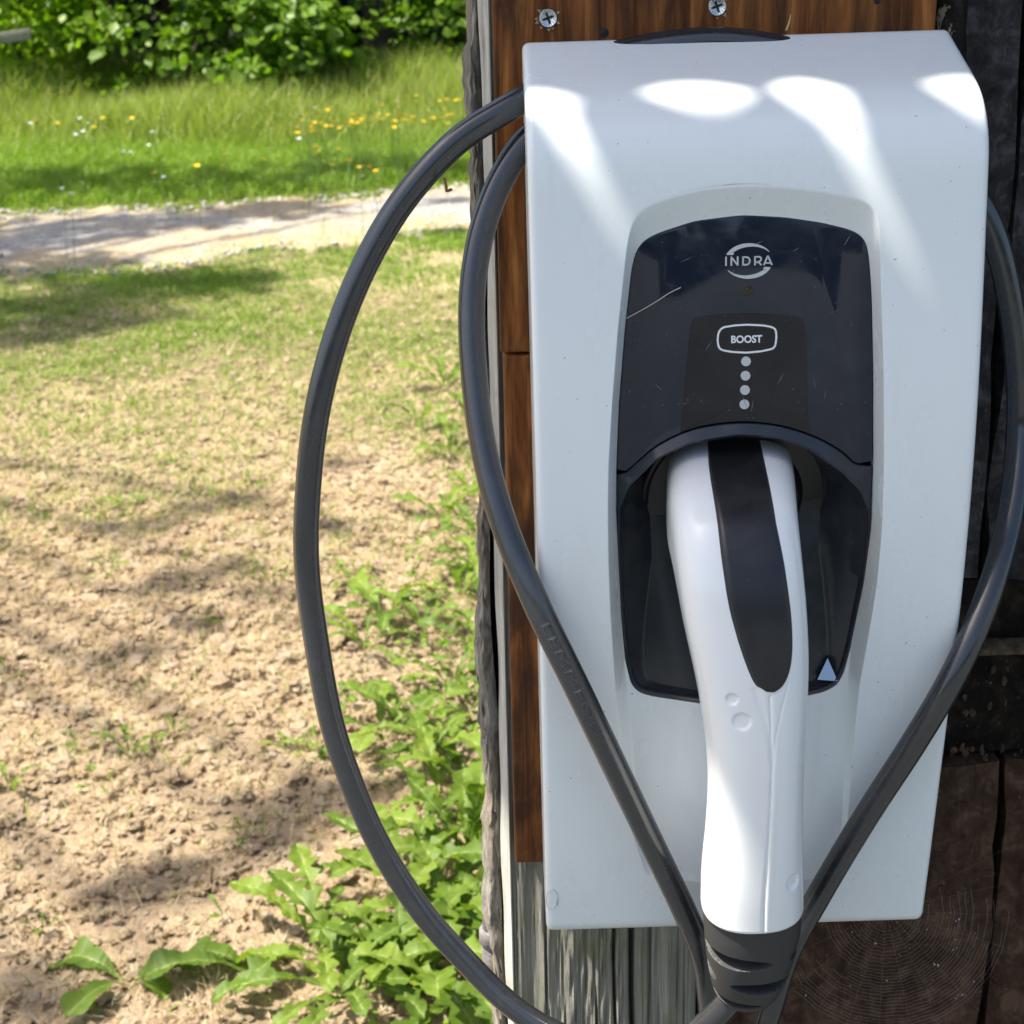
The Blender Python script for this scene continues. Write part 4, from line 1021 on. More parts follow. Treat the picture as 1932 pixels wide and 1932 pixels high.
for nm, pp in (('radial_thread', rad_parts), ('spiral_thread', sp_parts)):
    V, Fs = merge(pp); o = mk(nm, V, Fs, MAT['webdust'], web); o['kind'] = 'stuff'
pp = []
for k in range(34):
    a = rng.uniform(R(0), R(150)); r = rng.uniform(60, 290); c = onY(wc[0] + r * math.cos(a) * .82, wc[1] + r * math.sin(a) * .8, .030 + .008 * math.sin(r * .01)); s_ = rng.uniform(.0002, .0006); e = rng.normal(size=(6, 3)) * s_ * .6
    V = np.array([(1, 0, 0), (-1, 0, 0), (0, 1, 0), (0, -1, 0), (0, 0, 1), (0, 0, -1)]) * s_ + e + c
    pp.append((V, [(0, 2, 4), (2, 1, 4), (1, 3, 4), (3, 0, 4), (2, 0, 5), (1, 2, 5), (3, 1, 5), (0, 3, 5)]))
V, Fs = merge(pp); o = mk('dust_speck', V, Fs, MAT['silk'], web, smooth=False); o['kind'] = 'stuff'
# ================================================================== GROUND COVER
def interp(x, xs, ys): return np.interp(x, xs, ys)
def ptop(x): return interp(x, [-1150, -420, 0, 300, 600, 880, 1300, 1900], [445, 412, 400, 388, 371, 347, 300, 240])
def pbot(x): return interp(x, [-1150, -420, 0, 300, 475, 700, 880, 1300, 1900], [625, 560, 527, 518, 478, 458, 438, 395, 330])
def vproj(P):
    v = P - CAM; z = np.maximum(v @ F_, .05); return 966 + FOC * (v @ R_) / z, 966 - FOC * (v @ U_) / z
def ell(x, y, cx, cy, rx, ry): return np.clip(1.4 - ((x - cx) / rx) ** 2 - ((y - cy) / ry) ** 2, 0, 1)
def patchy(X, Y, s, ph): return .5 + .25 * (np.sin(X * s + ph + 2 * np.sin(Y * s * .7)) + np.sin(Y * s * 1.3 - ph + 2 * np.sin(X * s * .6 + 1)))
def onground(X, Y): return ground_h(X, Y) + bumps(X, Y)
def frustum_pts(n, y0, y1, xpad=.6):
    """points spread over the ground in and around the view"""
    n = int(n * 1.5); u = rng.random(n); Y = np.sqrt(y0 ** 2 + u * (y1 ** 2 - y0 ** 2)) if y0 > 0 else y0 + u * (y1 - y0)
    xpad = xpad + .45; X = -(.345 * (Y + .9) + xpad) + rng.random(n) * (.345 * (Y + .9) + xpad + .35 + .16 * Y)
    return X, Y
def keep_post(X, Y): return ~((X > -.03) & (Y < .22))
# --- crumbs of dry litter
ico = bmesh.new(); bmesh.ops.create_icosphere(ico, subdivisions=2, radius=1); IV = np.array([v.co[:] for v in ico.verts]); IF = np.array([[v.index for v in f.verts] for f in ico.faces]); ico.free()
ico = bmesh.new(); bmesh.ops.create_icosphere(ico, subdivisions=1, radius=1); JV = np.array([v.co[:] for v in ico.verts]); JF = np.array([[v.index for v in f.verts] for f in ico.faces]); ico.free()
def lumps(name, X, Y, size, BV, BF, jit, seat=.35, flat_=.8):
    n = len(X); nv = len(BV)
    a = rng.uniform(0, 2 * math.pi, n); ca, sa = np.cos(a), np.sin(a)
    sc = size[:, None] * np.stack([rng.uniform(.7, 1.35, n), rng.uniform(.7, 1.35, n), rng.uniform(.6, 1.1, n) * flat_], 1)
    rj = 1 + jit * rng.normal(size=(n, nv))
    P = BV[None] * rj[..., None] * sc[:, None]
    Px = P[..., 0] * ca[:, None] - P[..., 1] * sa[:, None]; Py = P[..., 0] * sa[:, None] + P[..., 1] * ca[:, None]
    Z = onground(X, Y) + size * flat_ * seat
    V = np.stack([Px + X[:, None], Py + Y[:, None], P[..., 2] + Z[:, None]], -1).reshape(-1, 3)
    Fc = (BF[None] + (np.arange(n) * nv)[:, None, None]).reshape(-1, 3)
    tint = np.clip(np.repeat(rng.normal(.5, .24, n), nv) + rng.normal(size=n * nv) * .25, 0, 1)
    return tag(mk(name, V, Fc, MAT['crumb'], smooth=False, attrs={'tint': tint}), kind='stuff')
X, Y = frustum_pts(30000, .35, 2.9)
px, py = vproj(np.stack([X, Y, onground(X, Y)], 1))
pr_ = np.clip((py - 760) / 260, 0, 1) * np.clip(1.25 - .75 * patchy(X, Y, 6, 1.), .15, 1); pr_ = pr_ * np.where((px > 640) & (py > 900), .55, 1.)
k = (rng.random(len(X)) < pr_ * .30) & keep_post(X, Y); X, Y = X[k], Y[k]
LX, LY = X, Y; LS = rng.lognormal(math.log(.0078), .38, len(X)).clip(.0035, .0165)
lc_ = lumps('dry_litter_clump', X, Y, LS, IV, IF, .24, .45, .95)
X, Y = frustum_pts(70000, .35, 5.0); px, py = vproj(np.stack([X, Y, onground(X, Y)], 1))
k = (rng.random(len(X)) < np.clip((py - 520) / 420, 0.05, 1) * .62) & (py > pbot(px)) & keep_post(X, Y); X, Y = X[k], Y[k]
lumps('dry_litter_crumb', X, Y, rng.lognormal(math.log(.0052), .4, len(X)).clip(.002, .012), JV, JF, .28, .5)

# --- blades: grass and dry straws
def blades(name, X, Y, h, wd, lean, mat, tint, z0=None, curl=.5):
    n = len(X); a = rng.uniform(0, 2 * math.pi, n); b = rng.uniform(0, 2 * math.pi, n)
    Z = onground(X, Y) - .004 if z0 is None else z0
    side = np.stack([np.cos(a), np.sin(a), 0 * a], 1) * (wd / 2)[:, None]
    ld = np.stack([np.cos(b), np.sin(b), 0 * b], 1) * (h * lean)[:, None]
    base = np.stack([X, Y, Z], 1)
    mid = base + ld * .38 + np.stack([0 * h, 0 * h, h * .55], 1)
    tip = base + ld * (1 + curl * .3) + np.stack([0 * h, 0 * h, h * (1 - .25 * lean)], 1)
    V = np.stack([base - side, base + side, mid + side * .8, mid - side * .8, tip], 1).reshape(-1, 3)
    q = (np.arange(n) * 5)[:, None]
    Fc = np.concatenate([np.stack([q + 0, q + 1, q + 2], 2), np.stack([q + 0, q + 2, q + 3], 2), np.stack([q + 3, q + 2, q + 4], 2)], 1).reshape(-1, 3)
    return tag(mk(name, V, Fc, MAT[mat], smooth=False, attrs={'tint': np.repeat(np.clip(tint, 0, 1), 5)}), kind='stuff')
# fuzz on the litter clumps
kq = 44; n = len(LX) * kq
u = rng.normal(size=(n, 3)); u[:, 2] = np.abs(u[:, 2]) * .9 + .05; u /= np.linalg.norm(u, axis=1)[:, None]
sz = np.repeat(LS, kq); c0 = np.repeat(np.stack([LX, LY, onground(LX, LY) + LS * .42], 1), kq, 0)
b0 = c0 + u * (sz * .8)[:, None]; t0 = c0 + (u * rng.uniform(1.2, 2.1, n)[:, None] + rng.normal(size=(n, 3)) * .35) * sz[:, None]
sd = np.cross(u, rng.normal(size=(n, 3))); sd *= (rng.uniform(.0004, .0009, n) / (np.linalg.norm(sd, axis=1) + 1e-9))[:, None]
V = np.stack([b0 - sd, b0 + sd, t0], 1).reshape(-1, 3)
tag(mk('litter_fuzz', V, np.arange(3 * n).reshape(-1, 3), MAT['fuzz'], smooth=False, attrs={'tint': np.repeat(np.clip(np.repeat(rng.normal(.5, .22, len(LX)), kq) + rng.normal(size=n) * .18, 0, 1), 3)}), kind='stuff')
# straws in the litter
X, Y = frustum_pts(90000, .4, 5.0); px, py = vproj(np.stack([X, Y, onground(X, Y)], 1))
k = (py > pbot(px) - 5) & keep_post(X, Y); X, Y = X[k], Y[k]; n = len(X)
blades('dry_straw_litter', X, Y, rng.uniform(.006, .028, n), rng.uniform(.0007, .0016, n), rng.uniform(.6, 2.4, n), 'drygrass', rng.random(n), onground(X, Y) + rng.uniform(0, .012, n))
# lawn: thin green blades among the litter
X, Y = frustum_pts(170000, .4, 6.6); px, py = vproj(np.stack([X, Y, onground(X, Y)], 1))
g = interp(py, [430, 520, 640, 800, 900, 1000, 1300, 1932], [.30, .48, .52, .50, .36, .22, .10, .08])
g = g + .55 * ell(px, py, 190, 580, 320, 75) + .28 * ell(px, py, 130, 735, 260, 60) + .22 * ell(px, py, 500, 650, 260, 60) + .45 * ell(px, py, 850, 460, 160, 22) + .15 * ell(px, py, 450, 850, 220, 60) + .18 * ell(px, py, 800, 900, 170, 180) + .30 * ell(px, py, 900, 1350, 110, 300) + .3 * ell(px, py, 250, 950, 260, 60) + .2 * ell(px, py, 520, 1050, 200, 60) + .2 * ell(px, py, 250, 1420, 200, 50)
g = g * np.clip(patchy(X, Y, 5.3, 2.) * 1.5 + .1, .15, 1.3)
k = (rng.random(len(X)) < g * .75) & (py > pbot(px) - 8 + 8 * rng.normal(size=len(X))) & keep_post(X, Y); X, Y = X[k], Y[k]; n = len(X)
blades('lawn_grass', X, Y, rng.uniform(.015, .050, n) * interp(Y, [.5, 3, 6], [.9, 1., 1.]), rng.uniform(.0016, .0034, n) * interp(Y, [0, 3, 6], [1, 1.2, 1.7]), rng.uniform(.3, 1.3, n), 'grass', rng.normal(.55, .28, n))
# lush short grass beyond the path and the tall meadow grass before the shrubs
X, Y = frustum_pts(150000, 6.0, 9.6, .9); px, py = vproj(np.stack([X, Y, onground(X, Y)], 1))
k = (py < ptop(px) - 4 + 7 * rng.normal(size=len(X))) & (rng.random(len(X)) < np.clip((ptop(px) - py) / 18, .25, 1)); X, Y = X[k], Y[k]; n = len(X)
blades('lush_grass', X, Y, rng.uniform(.04, .10, n) * interp(Y, [7, 9], [.8, 1.5]), rng.uniform(.004, .008, n), rng.uniform(.2, .9, n), 'grass', rng.normal(.62, .25, n))
X, Y = frustum_pts(120000, 8.3, 11.0, 1.4); n = len(X)
k = rng.random(n) < np.clip((Y - 8.3) / .9, .15, 1) * (.35 + .65 * patchy(X, Y, 3.1, .5)); X, Y = X[k], Y[k]; n = len(X)
blades('meadow_grass', X, Y, rng.uniform(.10, .40, n) * interp(Y, [8.3, 9.3, 11], [.55, 1., 1.1]) * (.7 + .6 * patchy(X, Y, 2.3, 4)), rng.uniform(.004, .008, n), rng.uniform(.1, .6, n), 'longgrass', rng.normal(.5, .3, n))
# pebbles on the path
X, Y = frustum_pts(9000, 4.8, 8.2, .9); px, py = vproj(np.stack([X, Y, onground(X, Y)], 1)); k = (py > ptop(px)) & (py < pbot(px)); X, Y = X[k], Y[k]
lump = lumps('path_pebbles', X, Y, rng.uniform(.005, .013, len(X)), JV, JF, .15, .6); lump.data.materials[0] = MAT['pebble']

# ================================================================== FLOWERS
def flower_mesh(petals, rad_, h, mat):
    parts = []; V, Fs = tube([(0, 0, 0), (.006, .003, h * .5), (0.004, 0, h)], [.0016, .0014, .0012], 4); parts.append((V, Fs)); ns = len(Fs)
    for k in range(petals):
        a = 2 * math.pi * k / petals; c_, s_ = math.cos(a), math.sin(a); w_ = rad_ * .62
        pts = [(.004, 0, h), (.004 + rad_ * .55 * c_ - w_ * s_ * .6, rad_ * .55 * s_ + w_ * c_ * .6, h + rad_ * .28), (.004 + rad_ * c_, rad_ * s_, h + rad_ * .40), (.004 + rad_ * .55 * c_ + w_ * s_ * .6, rad_ * .55 * s_ - w_ * c_ * .6, h + rad_ * .28)]
        parts.append((pts, [(0, 1, 2, 3)]))
    V, Fs = merge(parts); me = bpy.data.meshes.new('flower'); me.from_pydata([tuple(v) for v in V], [], Fs)
    me.materials.append(MAT['stem']); me.materials.append(mat)
    for i, p in enumerate(me.polygons): p.material_index = 0 if i < ns else 1
    return me
but = [flower_mesh(5, .0175, h, MAT['yellow']) for h in (.24, .31, .38)]
dai = [flower_mesh(7, .014, h, MAT['petalwhite']) for h in (.14, .20, .30)]
def put_flower(name, meshes, x, y, label, cat, group):
    me = meshes[rng.integers(len(meshes))]; hz = me.vertices[-1].co.z
    # the head shows at (x, y): find the root by stepping the height off the ground
    z = hz; d = ray(x, y)
    for i in range(40):
        P = CAM + d * ((z - CAM[2]) / d[2]); z = float(ground_h(P[0], P[1])) + hz
    o = bpy.data.objects.new(name, me); COL.objects.link(o); o.location = (P[0], P[1], z - hz); o.rotation_euler = (rng.normal() * .12, rng.normal() * .12, rng.uniform(0, 6.28))
    tag(o, label, cat, group)
fl = []
for cx, cy, sx, sy, n in ((590, 232, 55, 9, 16), (670, 225, 45, 8, 22), (735, 228, 40, 8, 16), (820, 218, 28, 10, 14), (640, 205, 60, 6, 6), (860, 185, 18, 8, 6), (560, 245, 30, 6, 7), (100, 228, 12, 10, 4), (640, 290, 60, 18, 4), (700, 310, 70, 12, 4), (720, 180, 80, 7, 7), (200, 225, 90, 12, 5), (420, 290, 120, 30, 6)):
    fl += [(cx + rng.normal() * sx * .6, cy + rng.normal() * sy * .7) for _ in range(n)]
for x, y in fl: put_flower('buttercup', but, x, y, 'yellow buttercup on a thin stem in the long grass', 'flower', 'yellow buttercups in the long grass')
fl = [(50, 230), (155, 228), (160, 218), (175, 226), (165, 243), (185, 228), (135, 250), (295, 247), (310, 250), (265, 282), (278, 272), (215, 282), (590, 188), (560, 255), (700, 205), (140, 343), (320, 330), (700, 330), (110, 355), (125, 362), (505, 270)]
for x, y in fl: put_flower('white_flower', dai, x, y, 'small white wild flower among the bright green grass', 'flower', 'white flowers in the long grass')

# ================================================================== SHRUBS
def leaf_geo(aspect):
    w_ = .5 * aspect
    V = np.array([(0, 0, 0), (-.75 * w_, .28, .03), (-w_, .52, .05), (-.7 * w_, .78, .03), (0, 1, -.05), (.7 * w_, .78, .03), (w_, .52, .05), (.75 * w_, .28, .03), (0, .52, -.02)])
    Fc = np.array([(0, 8, 1), (1, 8, 2), (2, 8, 3), (3, 8, 4), (4, 8, 5), (5, 8, 6), (6, 8, 7), (7, 8, 0)])
    return V, Fc
LV, LF = leaf_geo(.78)
LV = LV - [0, .15, 0]
def leaf_frames(n, out, droop=.4):
    """random leaf frames: normals mostly up and outwards"""
    nrm = out * .55 + np.array([0, 0, .75]) + rng.normal(size=(n, 3)) * .45; nrm /= np.linalg.norm(nrm, axis=1)[:, None]
    ax = out + rng.normal(size=(n, 3)) * .7 - np.array([0, 0, droop]); ax -= nrm * (ax * nrm).sum(1)[:, None]; ax /= np.linalg.norm(ax, axis=1)[:, None]
    return np.cross(ax, nrm), ax, nrm
def shrub_pts(c, r_, nclu, per, spread):
    u = rng.normal(size=(nclu, 3)); u /= np.linalg.norm(u, axis=1)[:, None]; u[:, 2] = np.abs(u[:, 2]) * np.where(rng.random(nclu) < .55, 1, -1)
    rad_ = rng.uniform(.55, 1.0, nclu) ** .5 * (1 + .16 * rng.normal(size=nclu))
    cl = np.asarray(c) + u * rad_[:, None] * np.asarray(r_)
    P = np.repeat(cl, per, 0); o = np.repeat(u, per, 0)
    off = rng.normal(size=P.shape) * np.array([spread, spread, spread * .38])
    return P + off, o
def shrub(name, label, base, lobes, mat, size, n_single, group=None, stems=5):
    t = thing(name, label, 'shrub', base, group)
    Ps, Os = [], []
    for c, r_, ncl, per, sp in [(a_, b_, int(n_ * .66), int(p_ * 2.0), q_ * .92) for a_, b_, n_, p_, q_ in lobes]:
        p, o = shrub_pts(c, r_, ncl, per, sp); Ps.append(p); Os.append(o)
    P, O = np.vstack(Ps), np.vstack(Os); zg = ground_h(P[:, 0], P[:, 1]); k = P[:, 2] > zg + .06; P, O = P[k], O[k]; n = len(P)
    sz = size * rng.uniform(.6, 1.25, n); a, b, c = leaf_frames(n, O)
    tint = np.clip(rng.normal(.5, .25, n), 0, 1)
    order = np.argsort(P[:, 1]); vis = order[:n_single * 3][rng.permutation(min(n_single * 3, n))[:n_single]]
    vx, vy = vproj(P); inv = (vx > -30) & (vx < 930) & (vy > -60) & (vy < 330)
    cand = order[inv[order]][:n_single * 4]; vis = cand[rng.permutation(len(cand))[:n_single]] if len(cand) else np.array([], int)
    rest = np.ones(n, bool); rest[vis] = False
    V = P[rest][:, None] + sz[rest][:, None, None] * (LV[None, :, :1] * a[rest][:, None] + LV[None, :, 1:2] * b[rest][:, None] + LV[None, :, 2:] * c[rest][:, None])
    nr = rest.sum(); Fc = (LF[None] + (np.arange(nr) * 9)[:, None, None]).reshape(-1, 3)
    o = mk('foliage', V.reshape(-1, 3), Fc, MAT[mat], t, smooth=True, attrs={'tint': np.repeat(tint[rest], 9)}); o['kind'] = 'stuff'
    mes = []
    for q in range(4):
        me = bpy.data.meshes.new('leaf'); me.from_pydata([tuple(v) for v in LV], [], LF.tolist()); at = me.attributes.new('tint', 'FLOAT', 'POINT'); at.data.foreach_set('value', np.full(9, .2 + .22 * q, np.float32)); me.materials.append(MAT[mat]); me.polygons.foreach_set('use_smooth', np.ones(8, bool)); mes.append(me)
    b0 = np.array(base)
    for i in vis:
        lf = bpy.data.objects.new('leaf', mes[int(tint[i] * 3.99)]); COL.objects.link(lf); lf.parent = t
        lf.matrix_local = Matrix([[a[i][r] * sz[i], b[i][r] * sz[i], c[i][r] * sz[i], P[i][r] - b0[r]] for r in range(3)] + [[0, 0, 0, 1]])
    for s_ in range(stems):
        c0, rr_ = lobes[s_ % len(lobes)][:2]; e = np.asarray(c0) + rng.normal(size=3) * np.asarray(rr_) * .45; b_ = b0 + np.array([rng.normal() * .18, rng.normal() * .12, -.03]); m_ = (b_ + e) / 2 + rng.normal(size=3) * .12
        V, Fs = tube(catmull([b_, m_, e], 6), np.linspace(.026, .006, 13), 6); mk('stem', V, Fs, MAT['shrubbark'], t)
    return t
def gp(x, y): P = onG(x, y); return (P[0], P[1], float(ground_h(P[0], P[1])))
G0 = .5
def sh(L, dy): return [((c[0], c[1] + dy, c[2]), r, n, p, q) for c, r, n, p, q in L]
shrub('leafy_shrub', 'bright lime green leafy shrub at the far left edge of the lane', (-3.6, 10.5, G0), sh([((-3.6, 11.3, 1.25), (.75, .6, .85), 90, 17, .13), ((-4.1, 11.6, 1.9), (.9, .7, 1.0), 70, 16, .14), ((-3.1, 11.1, .95), (.45, .35, .42), 40, 14, .10)], -.85), 'limeleaf', .075, 200)
shrub('leafy_shrub', 'big mid green shrub with sunlit leaves in the middle of the hedge', (-2.1, 10.3, G0), sh([((-2.15, 11.2, 1.25), (.80, .6, .78), 120, 17, .13), ((-1.6, 11.0, .98), (.55, .45, .45), 80, 16, .11), ((-2.4, 11.5, 2.2), (.9, .8, .9), 70, 16, .15), ((-1.45, 11.4, 1.45), (.30, .4, .5), 30, 15, .10)], -.95), 'shrubleaf', .082, 280)
shrub('leafy_shrub', 'shaded darker green shrub close beside the post at the right end of the hedge', (-.3, 10.7, G0), sh([((-.28, 11.7, 1.15), (.50, .5, .65), 80, 16, .11), ((.5, 11.6, 1.5), (.9, .6, .9), 80, 16, .13), ((-.4, 12.1, 2.2), (.8, .6, .7), 50, 15, .14)], -.8), 'shrubleaf', .075, 180)
# woodland mass behind, beyond the shrubs
def leafmass(name, n, x0, x1, y0, y1, z0, z1, mat, size):
    X = rng.uniform(x0, x1, n); Y = rng.uniform(y0, y1, n); Z = z0 + (z1 - z0) * rng.random(n) ** 1.1 * (.75 + .25 * np.sin(X * 1.3)); P = np.stack([X, Y, Z], 1)
    a, b, c = leaf_frames(n, np.tile([[0, -1., .1]], (n, 1))); sz = size * rng.uniform(.6, 1.3, n)
    V = P[:, None] + sz[:, None, None] * (LV[None, :, :1] * a[:, None] + LV[None, :, 1:2] * b[:, None] + LV[None, :, 2:] * c[:, None])
    Fc = (LF[None] + (np.arange(n) * 9)[:, None, None]).reshape(-1, 3)
    return tag(mk(name, V.reshape(-1, 3), Fc, MAT[mat], attrs={'tint': np.repeat(rng.random(n), 9)}), kind='stuff')
leafmass('woodland_undergrowth', 16000, -8, 5, 12.7, 14.4, .55, 4.2, 'darkleaf', .15)
leafmass('woodland_canopy', 9000, -11, 8, 14.5, 18, .6, 7.5, 'darkleaf', .28)
leafmass('shading_canopy', 9000, -6.5, 2.5, 10.9, 14.5, 3.0, 5.6, 'darkleaf', .22)  # unseen leaves overhead, added to darken the gap between the shrubs
leafmass('reflection_tree_belt', 5000, -32, 32, -34, -26, .3, 8, 'darkleaf', .9)  # unseen trees behind the camera, added for reflections in the glossy panel
leafmass('hedge_leaves', 9000, -10.5, -4.6, 11.0, 12.6, .5, 2.6, 'shrubleaf', .11)
leafmass('far_hedge_leaves', 6000, 1.4, 7, 11.0, 12.8, .5, 2.6, 'shrubleaf', .11)
for k, (x, y, r_) in enumerate(((-1.05, 12.7, .16), (-.62, 13.0, .12), (-2.9, 13.2, .14), (-3.3, 12.9, .07))):
    t = thing('tree_trunk', ('thick dark trunk in the shaded gap between the shrubs', 'thinner dark trunk in the gap, right of the thick one', 'dark trunk behind the big mid green shrub', 'slim grey trunk behind the lime green shrub')[k], 'tree trunk', (x, y, .5), None)
    pts = [(x, y, .4), (x + .04, y, 1.6), (x - .03, y + .1, 3), (x + .1, y + .1, 6)]
    V, Fs = tube(catmull(pts, 8), np.linspace(r_, r_ * .5, 25), 10); mk('trunk', V, Fs, MAT['shrubbark'], t)
    V, Fs = tube(catmull([(x, y, 2.4), (x + .4, y - .3, 3.2), (x + .9, y - .5, 4.4)], 6), np.linspace(r_ * .4, r_ * .15, 13), 7); mk('limb', V, Fs, MAT['shrubbark'], t)
# weathered rail poking out at the far left
a, b = onY(-160, 96, 9.35), onY(58, 64, 9.5); d_ = b - a
t = thing('fence_rail', 'weathered grey wooden rail sticking out of the lime shrub, top left', 'rail', tuple((a + b) / 2))
V = []
for p in (a, b):
    for y_, z_ in ((-.02, -.035), (.02, -.035), (.02, .035), (-.02, .035)): V.append(p + [0, y_, z_])
o = fixn(mk('rail', V, [(0, 1, 2, 3), (4, 7, 6, 5), (0, 4, 5, 1), (1, 5, 6, 2), (2, 6, 7, 3), (3, 7, 4, 0)], MAT['post'], t)); bevel(o, .006)
pz = a + d_ * .15; V, Fs = box((pz[0] - .05, pz[1] + .025, .2), (pz[0] + .05, pz[1] + .12, pz[2] + .1)); bevel(mk('rail_post', V, Fs, MAT['post'], t), .006)

# ================================================================== DANDELIONS AND WEEDS
def toothed_leaf(lobes, depth, wid, seed, arch=1.1, curl=.0):
    r = np.random.default_rng(seed); n = 46; t = np.linspace(0, 1, n)
    env = wid * np.interp(t, [0, .12, .3, .55, .75, .88, .96, 1], [.07, .09, .42, .72, 1., .95, .5, .0])
    V, mid = [], []
    ang = np.interp(t, [0, .2, 1], [1.0, .75, .75 - arch]) ; xs_ = np.r_[0, np.cumsum(np.cos(ang[:-1]) / (n - 1))]; zs_ = np.r_[0, np.cumsum(np.sin(ang[:-1]) / (n - 1))]
    ph = r.uniform(0, .3)
    wob_ = r.normal(size=(2, 8)) * .5
    for i in range(n):
        row = []
        for s_, ks in ((-1, 0), (1, 1)):
            f = ((t[i] * lobes + ph + .15 * ks) % 1.0)
            tooth = 1 - depth * (1 - f ** 1.3) * np.interp(t[i], [0, .1, .8, .93], [0, 1, 1, .15])
            w_ = env[i] * tooth * (1 + .12 * wob_[ks, int(t[i] * 7.99)])
            back = -.05 * depth * f * np.interp(t[i], [.1, .25, .9, 1], [0, 1, 1, 0])
            row.append((s_, w_, back))
        wav = lambda s_: .018 * math.sin(t[i] * 17 + s_ * 2 + seed) * min(1, t[i] * 3)
        (sl_, wl, bl), (sr_, wr, br) = row
        for s_, w_, bk, q in ((-1, wl, bl, 1.), (-1, wl, bl, .5), (-1, wl, bl, .09), (0, 0, 0, 0), (1, wr, br, .09), (1, wr, br, .5), (1, wr, br, 1.)):
            ww = w_ * q if s_ else 0
            V.append((s_ * ww, xs_[i] + bk * q, zs_[i] + ww * .28 + (wav(s_) * q * 1.5 if s_ else 0) + (.007 * r.normal() if s_ else 0))); mid.append(1. if s_ == 0 else (.18 if q == .09 else 0.))
    V = np.array(V); V[:, 0] += curl * V[:, 1] ** 2
    vein = np.array(mid); vein = np.where((np.repeat(t, 7) < .14), np.maximum(vein, .7), vein)
    return V, gridF(n, 7), vein
def leafmesh(spec, mat='dandelion'):
    out = []
    for i, (lo, de, wi, ar, cu) in enumerate(spec):
        V, Fc, vein = toothed_leaf(lo, de, wi, 11 + i * 7, ar, cu)
        for tn in (.15, .5, .9):
            me = bpy.data.meshes.new('leaf'); me.from_pydata([tuple(v) for v in V], [], Fc.tolist())
            a = me.attributes.new('tint', 'FLOAT', 'POINT'); a.data.foreach_set('value', np.full(len(V), tn + .1 * (i % 3), np.float32)); a = me.attributes.new('vein', 'FLOAT', 'POINT'); a.data.foreach_set('value', vein.astype(np.float32))
            me.polygons.foreach_set('use_smooth', np.ones(len(me.polygons), bool)); me.materials.append(MAT[mat]); out.append(me)
    return out
DL = leafmesh([(6, .72, .14, 1.15, .12), (8, .62, .12, 1.0, -.15), (5, .62, .16, 1.35, .05), (7, .78, .13, .8, -.05), (5, .45, .17, 1.2, .2), (9, .5, .11, 1.3, .1)])
BL = leafmesh([(3, .10, .22, 1.1, .1), (3, .06, .25, 1.25, -.1)])
GRP = 'small dandelion rosettes in the litter beside the post'
prng = np.random.default_rng(21)
def plant(x, y, size, n, label, group=None, meshes=None, spread=(0, 360), steep=(0.0, .55), name='dandelion_plant', cat='dandelion'):
    P = onG(x, y); base = (P[0], P[1], float(onground(P[0], P[1])) + .001)
    t = thing(name, label, cat, base, group)
    for k in range(n):
        az = R(spread[0] + (spread[1] - spread[0]) * (k + prng.uniform(.2, .8)) / n)
        me = (meshes or DL)[prng.integers(len(meshes or DL))]; s_ = size * prng.uniform(.65, 1.15)
        lf = bpy.data.objects.new('leaf', me); COL.objects.link(lf); lf.parent = t
        lf.rotation_euler = (prng.uniform(*steep) - .45, prng.normal() * .15, az); lf.scale = (s_ * prng.uniform(.85, 1.15), s_, s_)
        lf.location = (-math.sin(az) * .006, math.cos(az) * .006, prng.uniform(0, .006))
    return t
# azimuth 0 points away from the camera, 90 to the left
plant(665, 1890, .205, 12, 'big dandelion at the bottom centre, its long toothed leaves spread over the litter', steep=(.1, .6))
plant(480, 1845, .165, 2, 'broad smooth leaves left of the big dandelion at the bottom', None, BL, (45, 125), (.05, .3), 'broadleaf_weed', 'weed')
plant(610, 1805, .17, 9, 'dandelion just above the big bottom one, between litter and cable loop', steep=(.1, .6))
plant(760, 1840, .19, 11, 'spreading dandelion half hidden behind the cable at the bottom', steep=(.1, .7))
plant(240, 1850, .11, 4, 'small dark three leaved weed alone at the bottom left', None, BL, (20, 330), (.2, .7), 'broadleaf_weed', 'weed')
plant(860, 1905, .20, 13, 'dandelion under the thick cable loop at the foot of the post', steep=(.1, .8))
plant(840, 1770, .20, 14, 'tall dandelion rosette just left of the iron hinge pin', steep=(.3, 1.0))
plant(885, 1640, .19, 13, 'upright dandelion against the post, above the hinge pin', steep=(.4, 1.2))
plant(770, 1690, .20, 10, 'dandelion between the cable and the hinge pin, right of the bare litter', steep=(.2, .8))
plant(425, 1735, .055, 2, 'single thin upright sprig in the litter near the bottom', None, DL, (0, 180), (.9, 1.2), 'weed_sprig', 'weed')
def rosette_label(x, y):
    side = 'close against the bark of the post' if x > 860 else 'midway between post and cable' if x > 755 else 'right beside the outer cable' if x > 640 else 'touching the outer cable'
    lev = [l for q, l in ((770, 'level with the four lamps'), (815, 'level with the arch of the dark panel'), (880, 'level with the top of the plug'), (950, 'level with the plug nose'), (1010, 'level with the bend of the plug'), (1060, 'just under the bend of the plug'), (1110, 'level with mid inlay'), (1200, 'level with the lower black inlay'), (1240, 'level with the narrow end of the inlay'), (1310, 'level with the tip of the inlay'), (1360, 'level with the two dimples'), (1410, 'level with the upper white grip'), (1460, 'level with the middle of the white grip'), (3000, 'level with the lower white grip')) if y < q][0]
    return 'dandelion ' + side + ', ' + lev
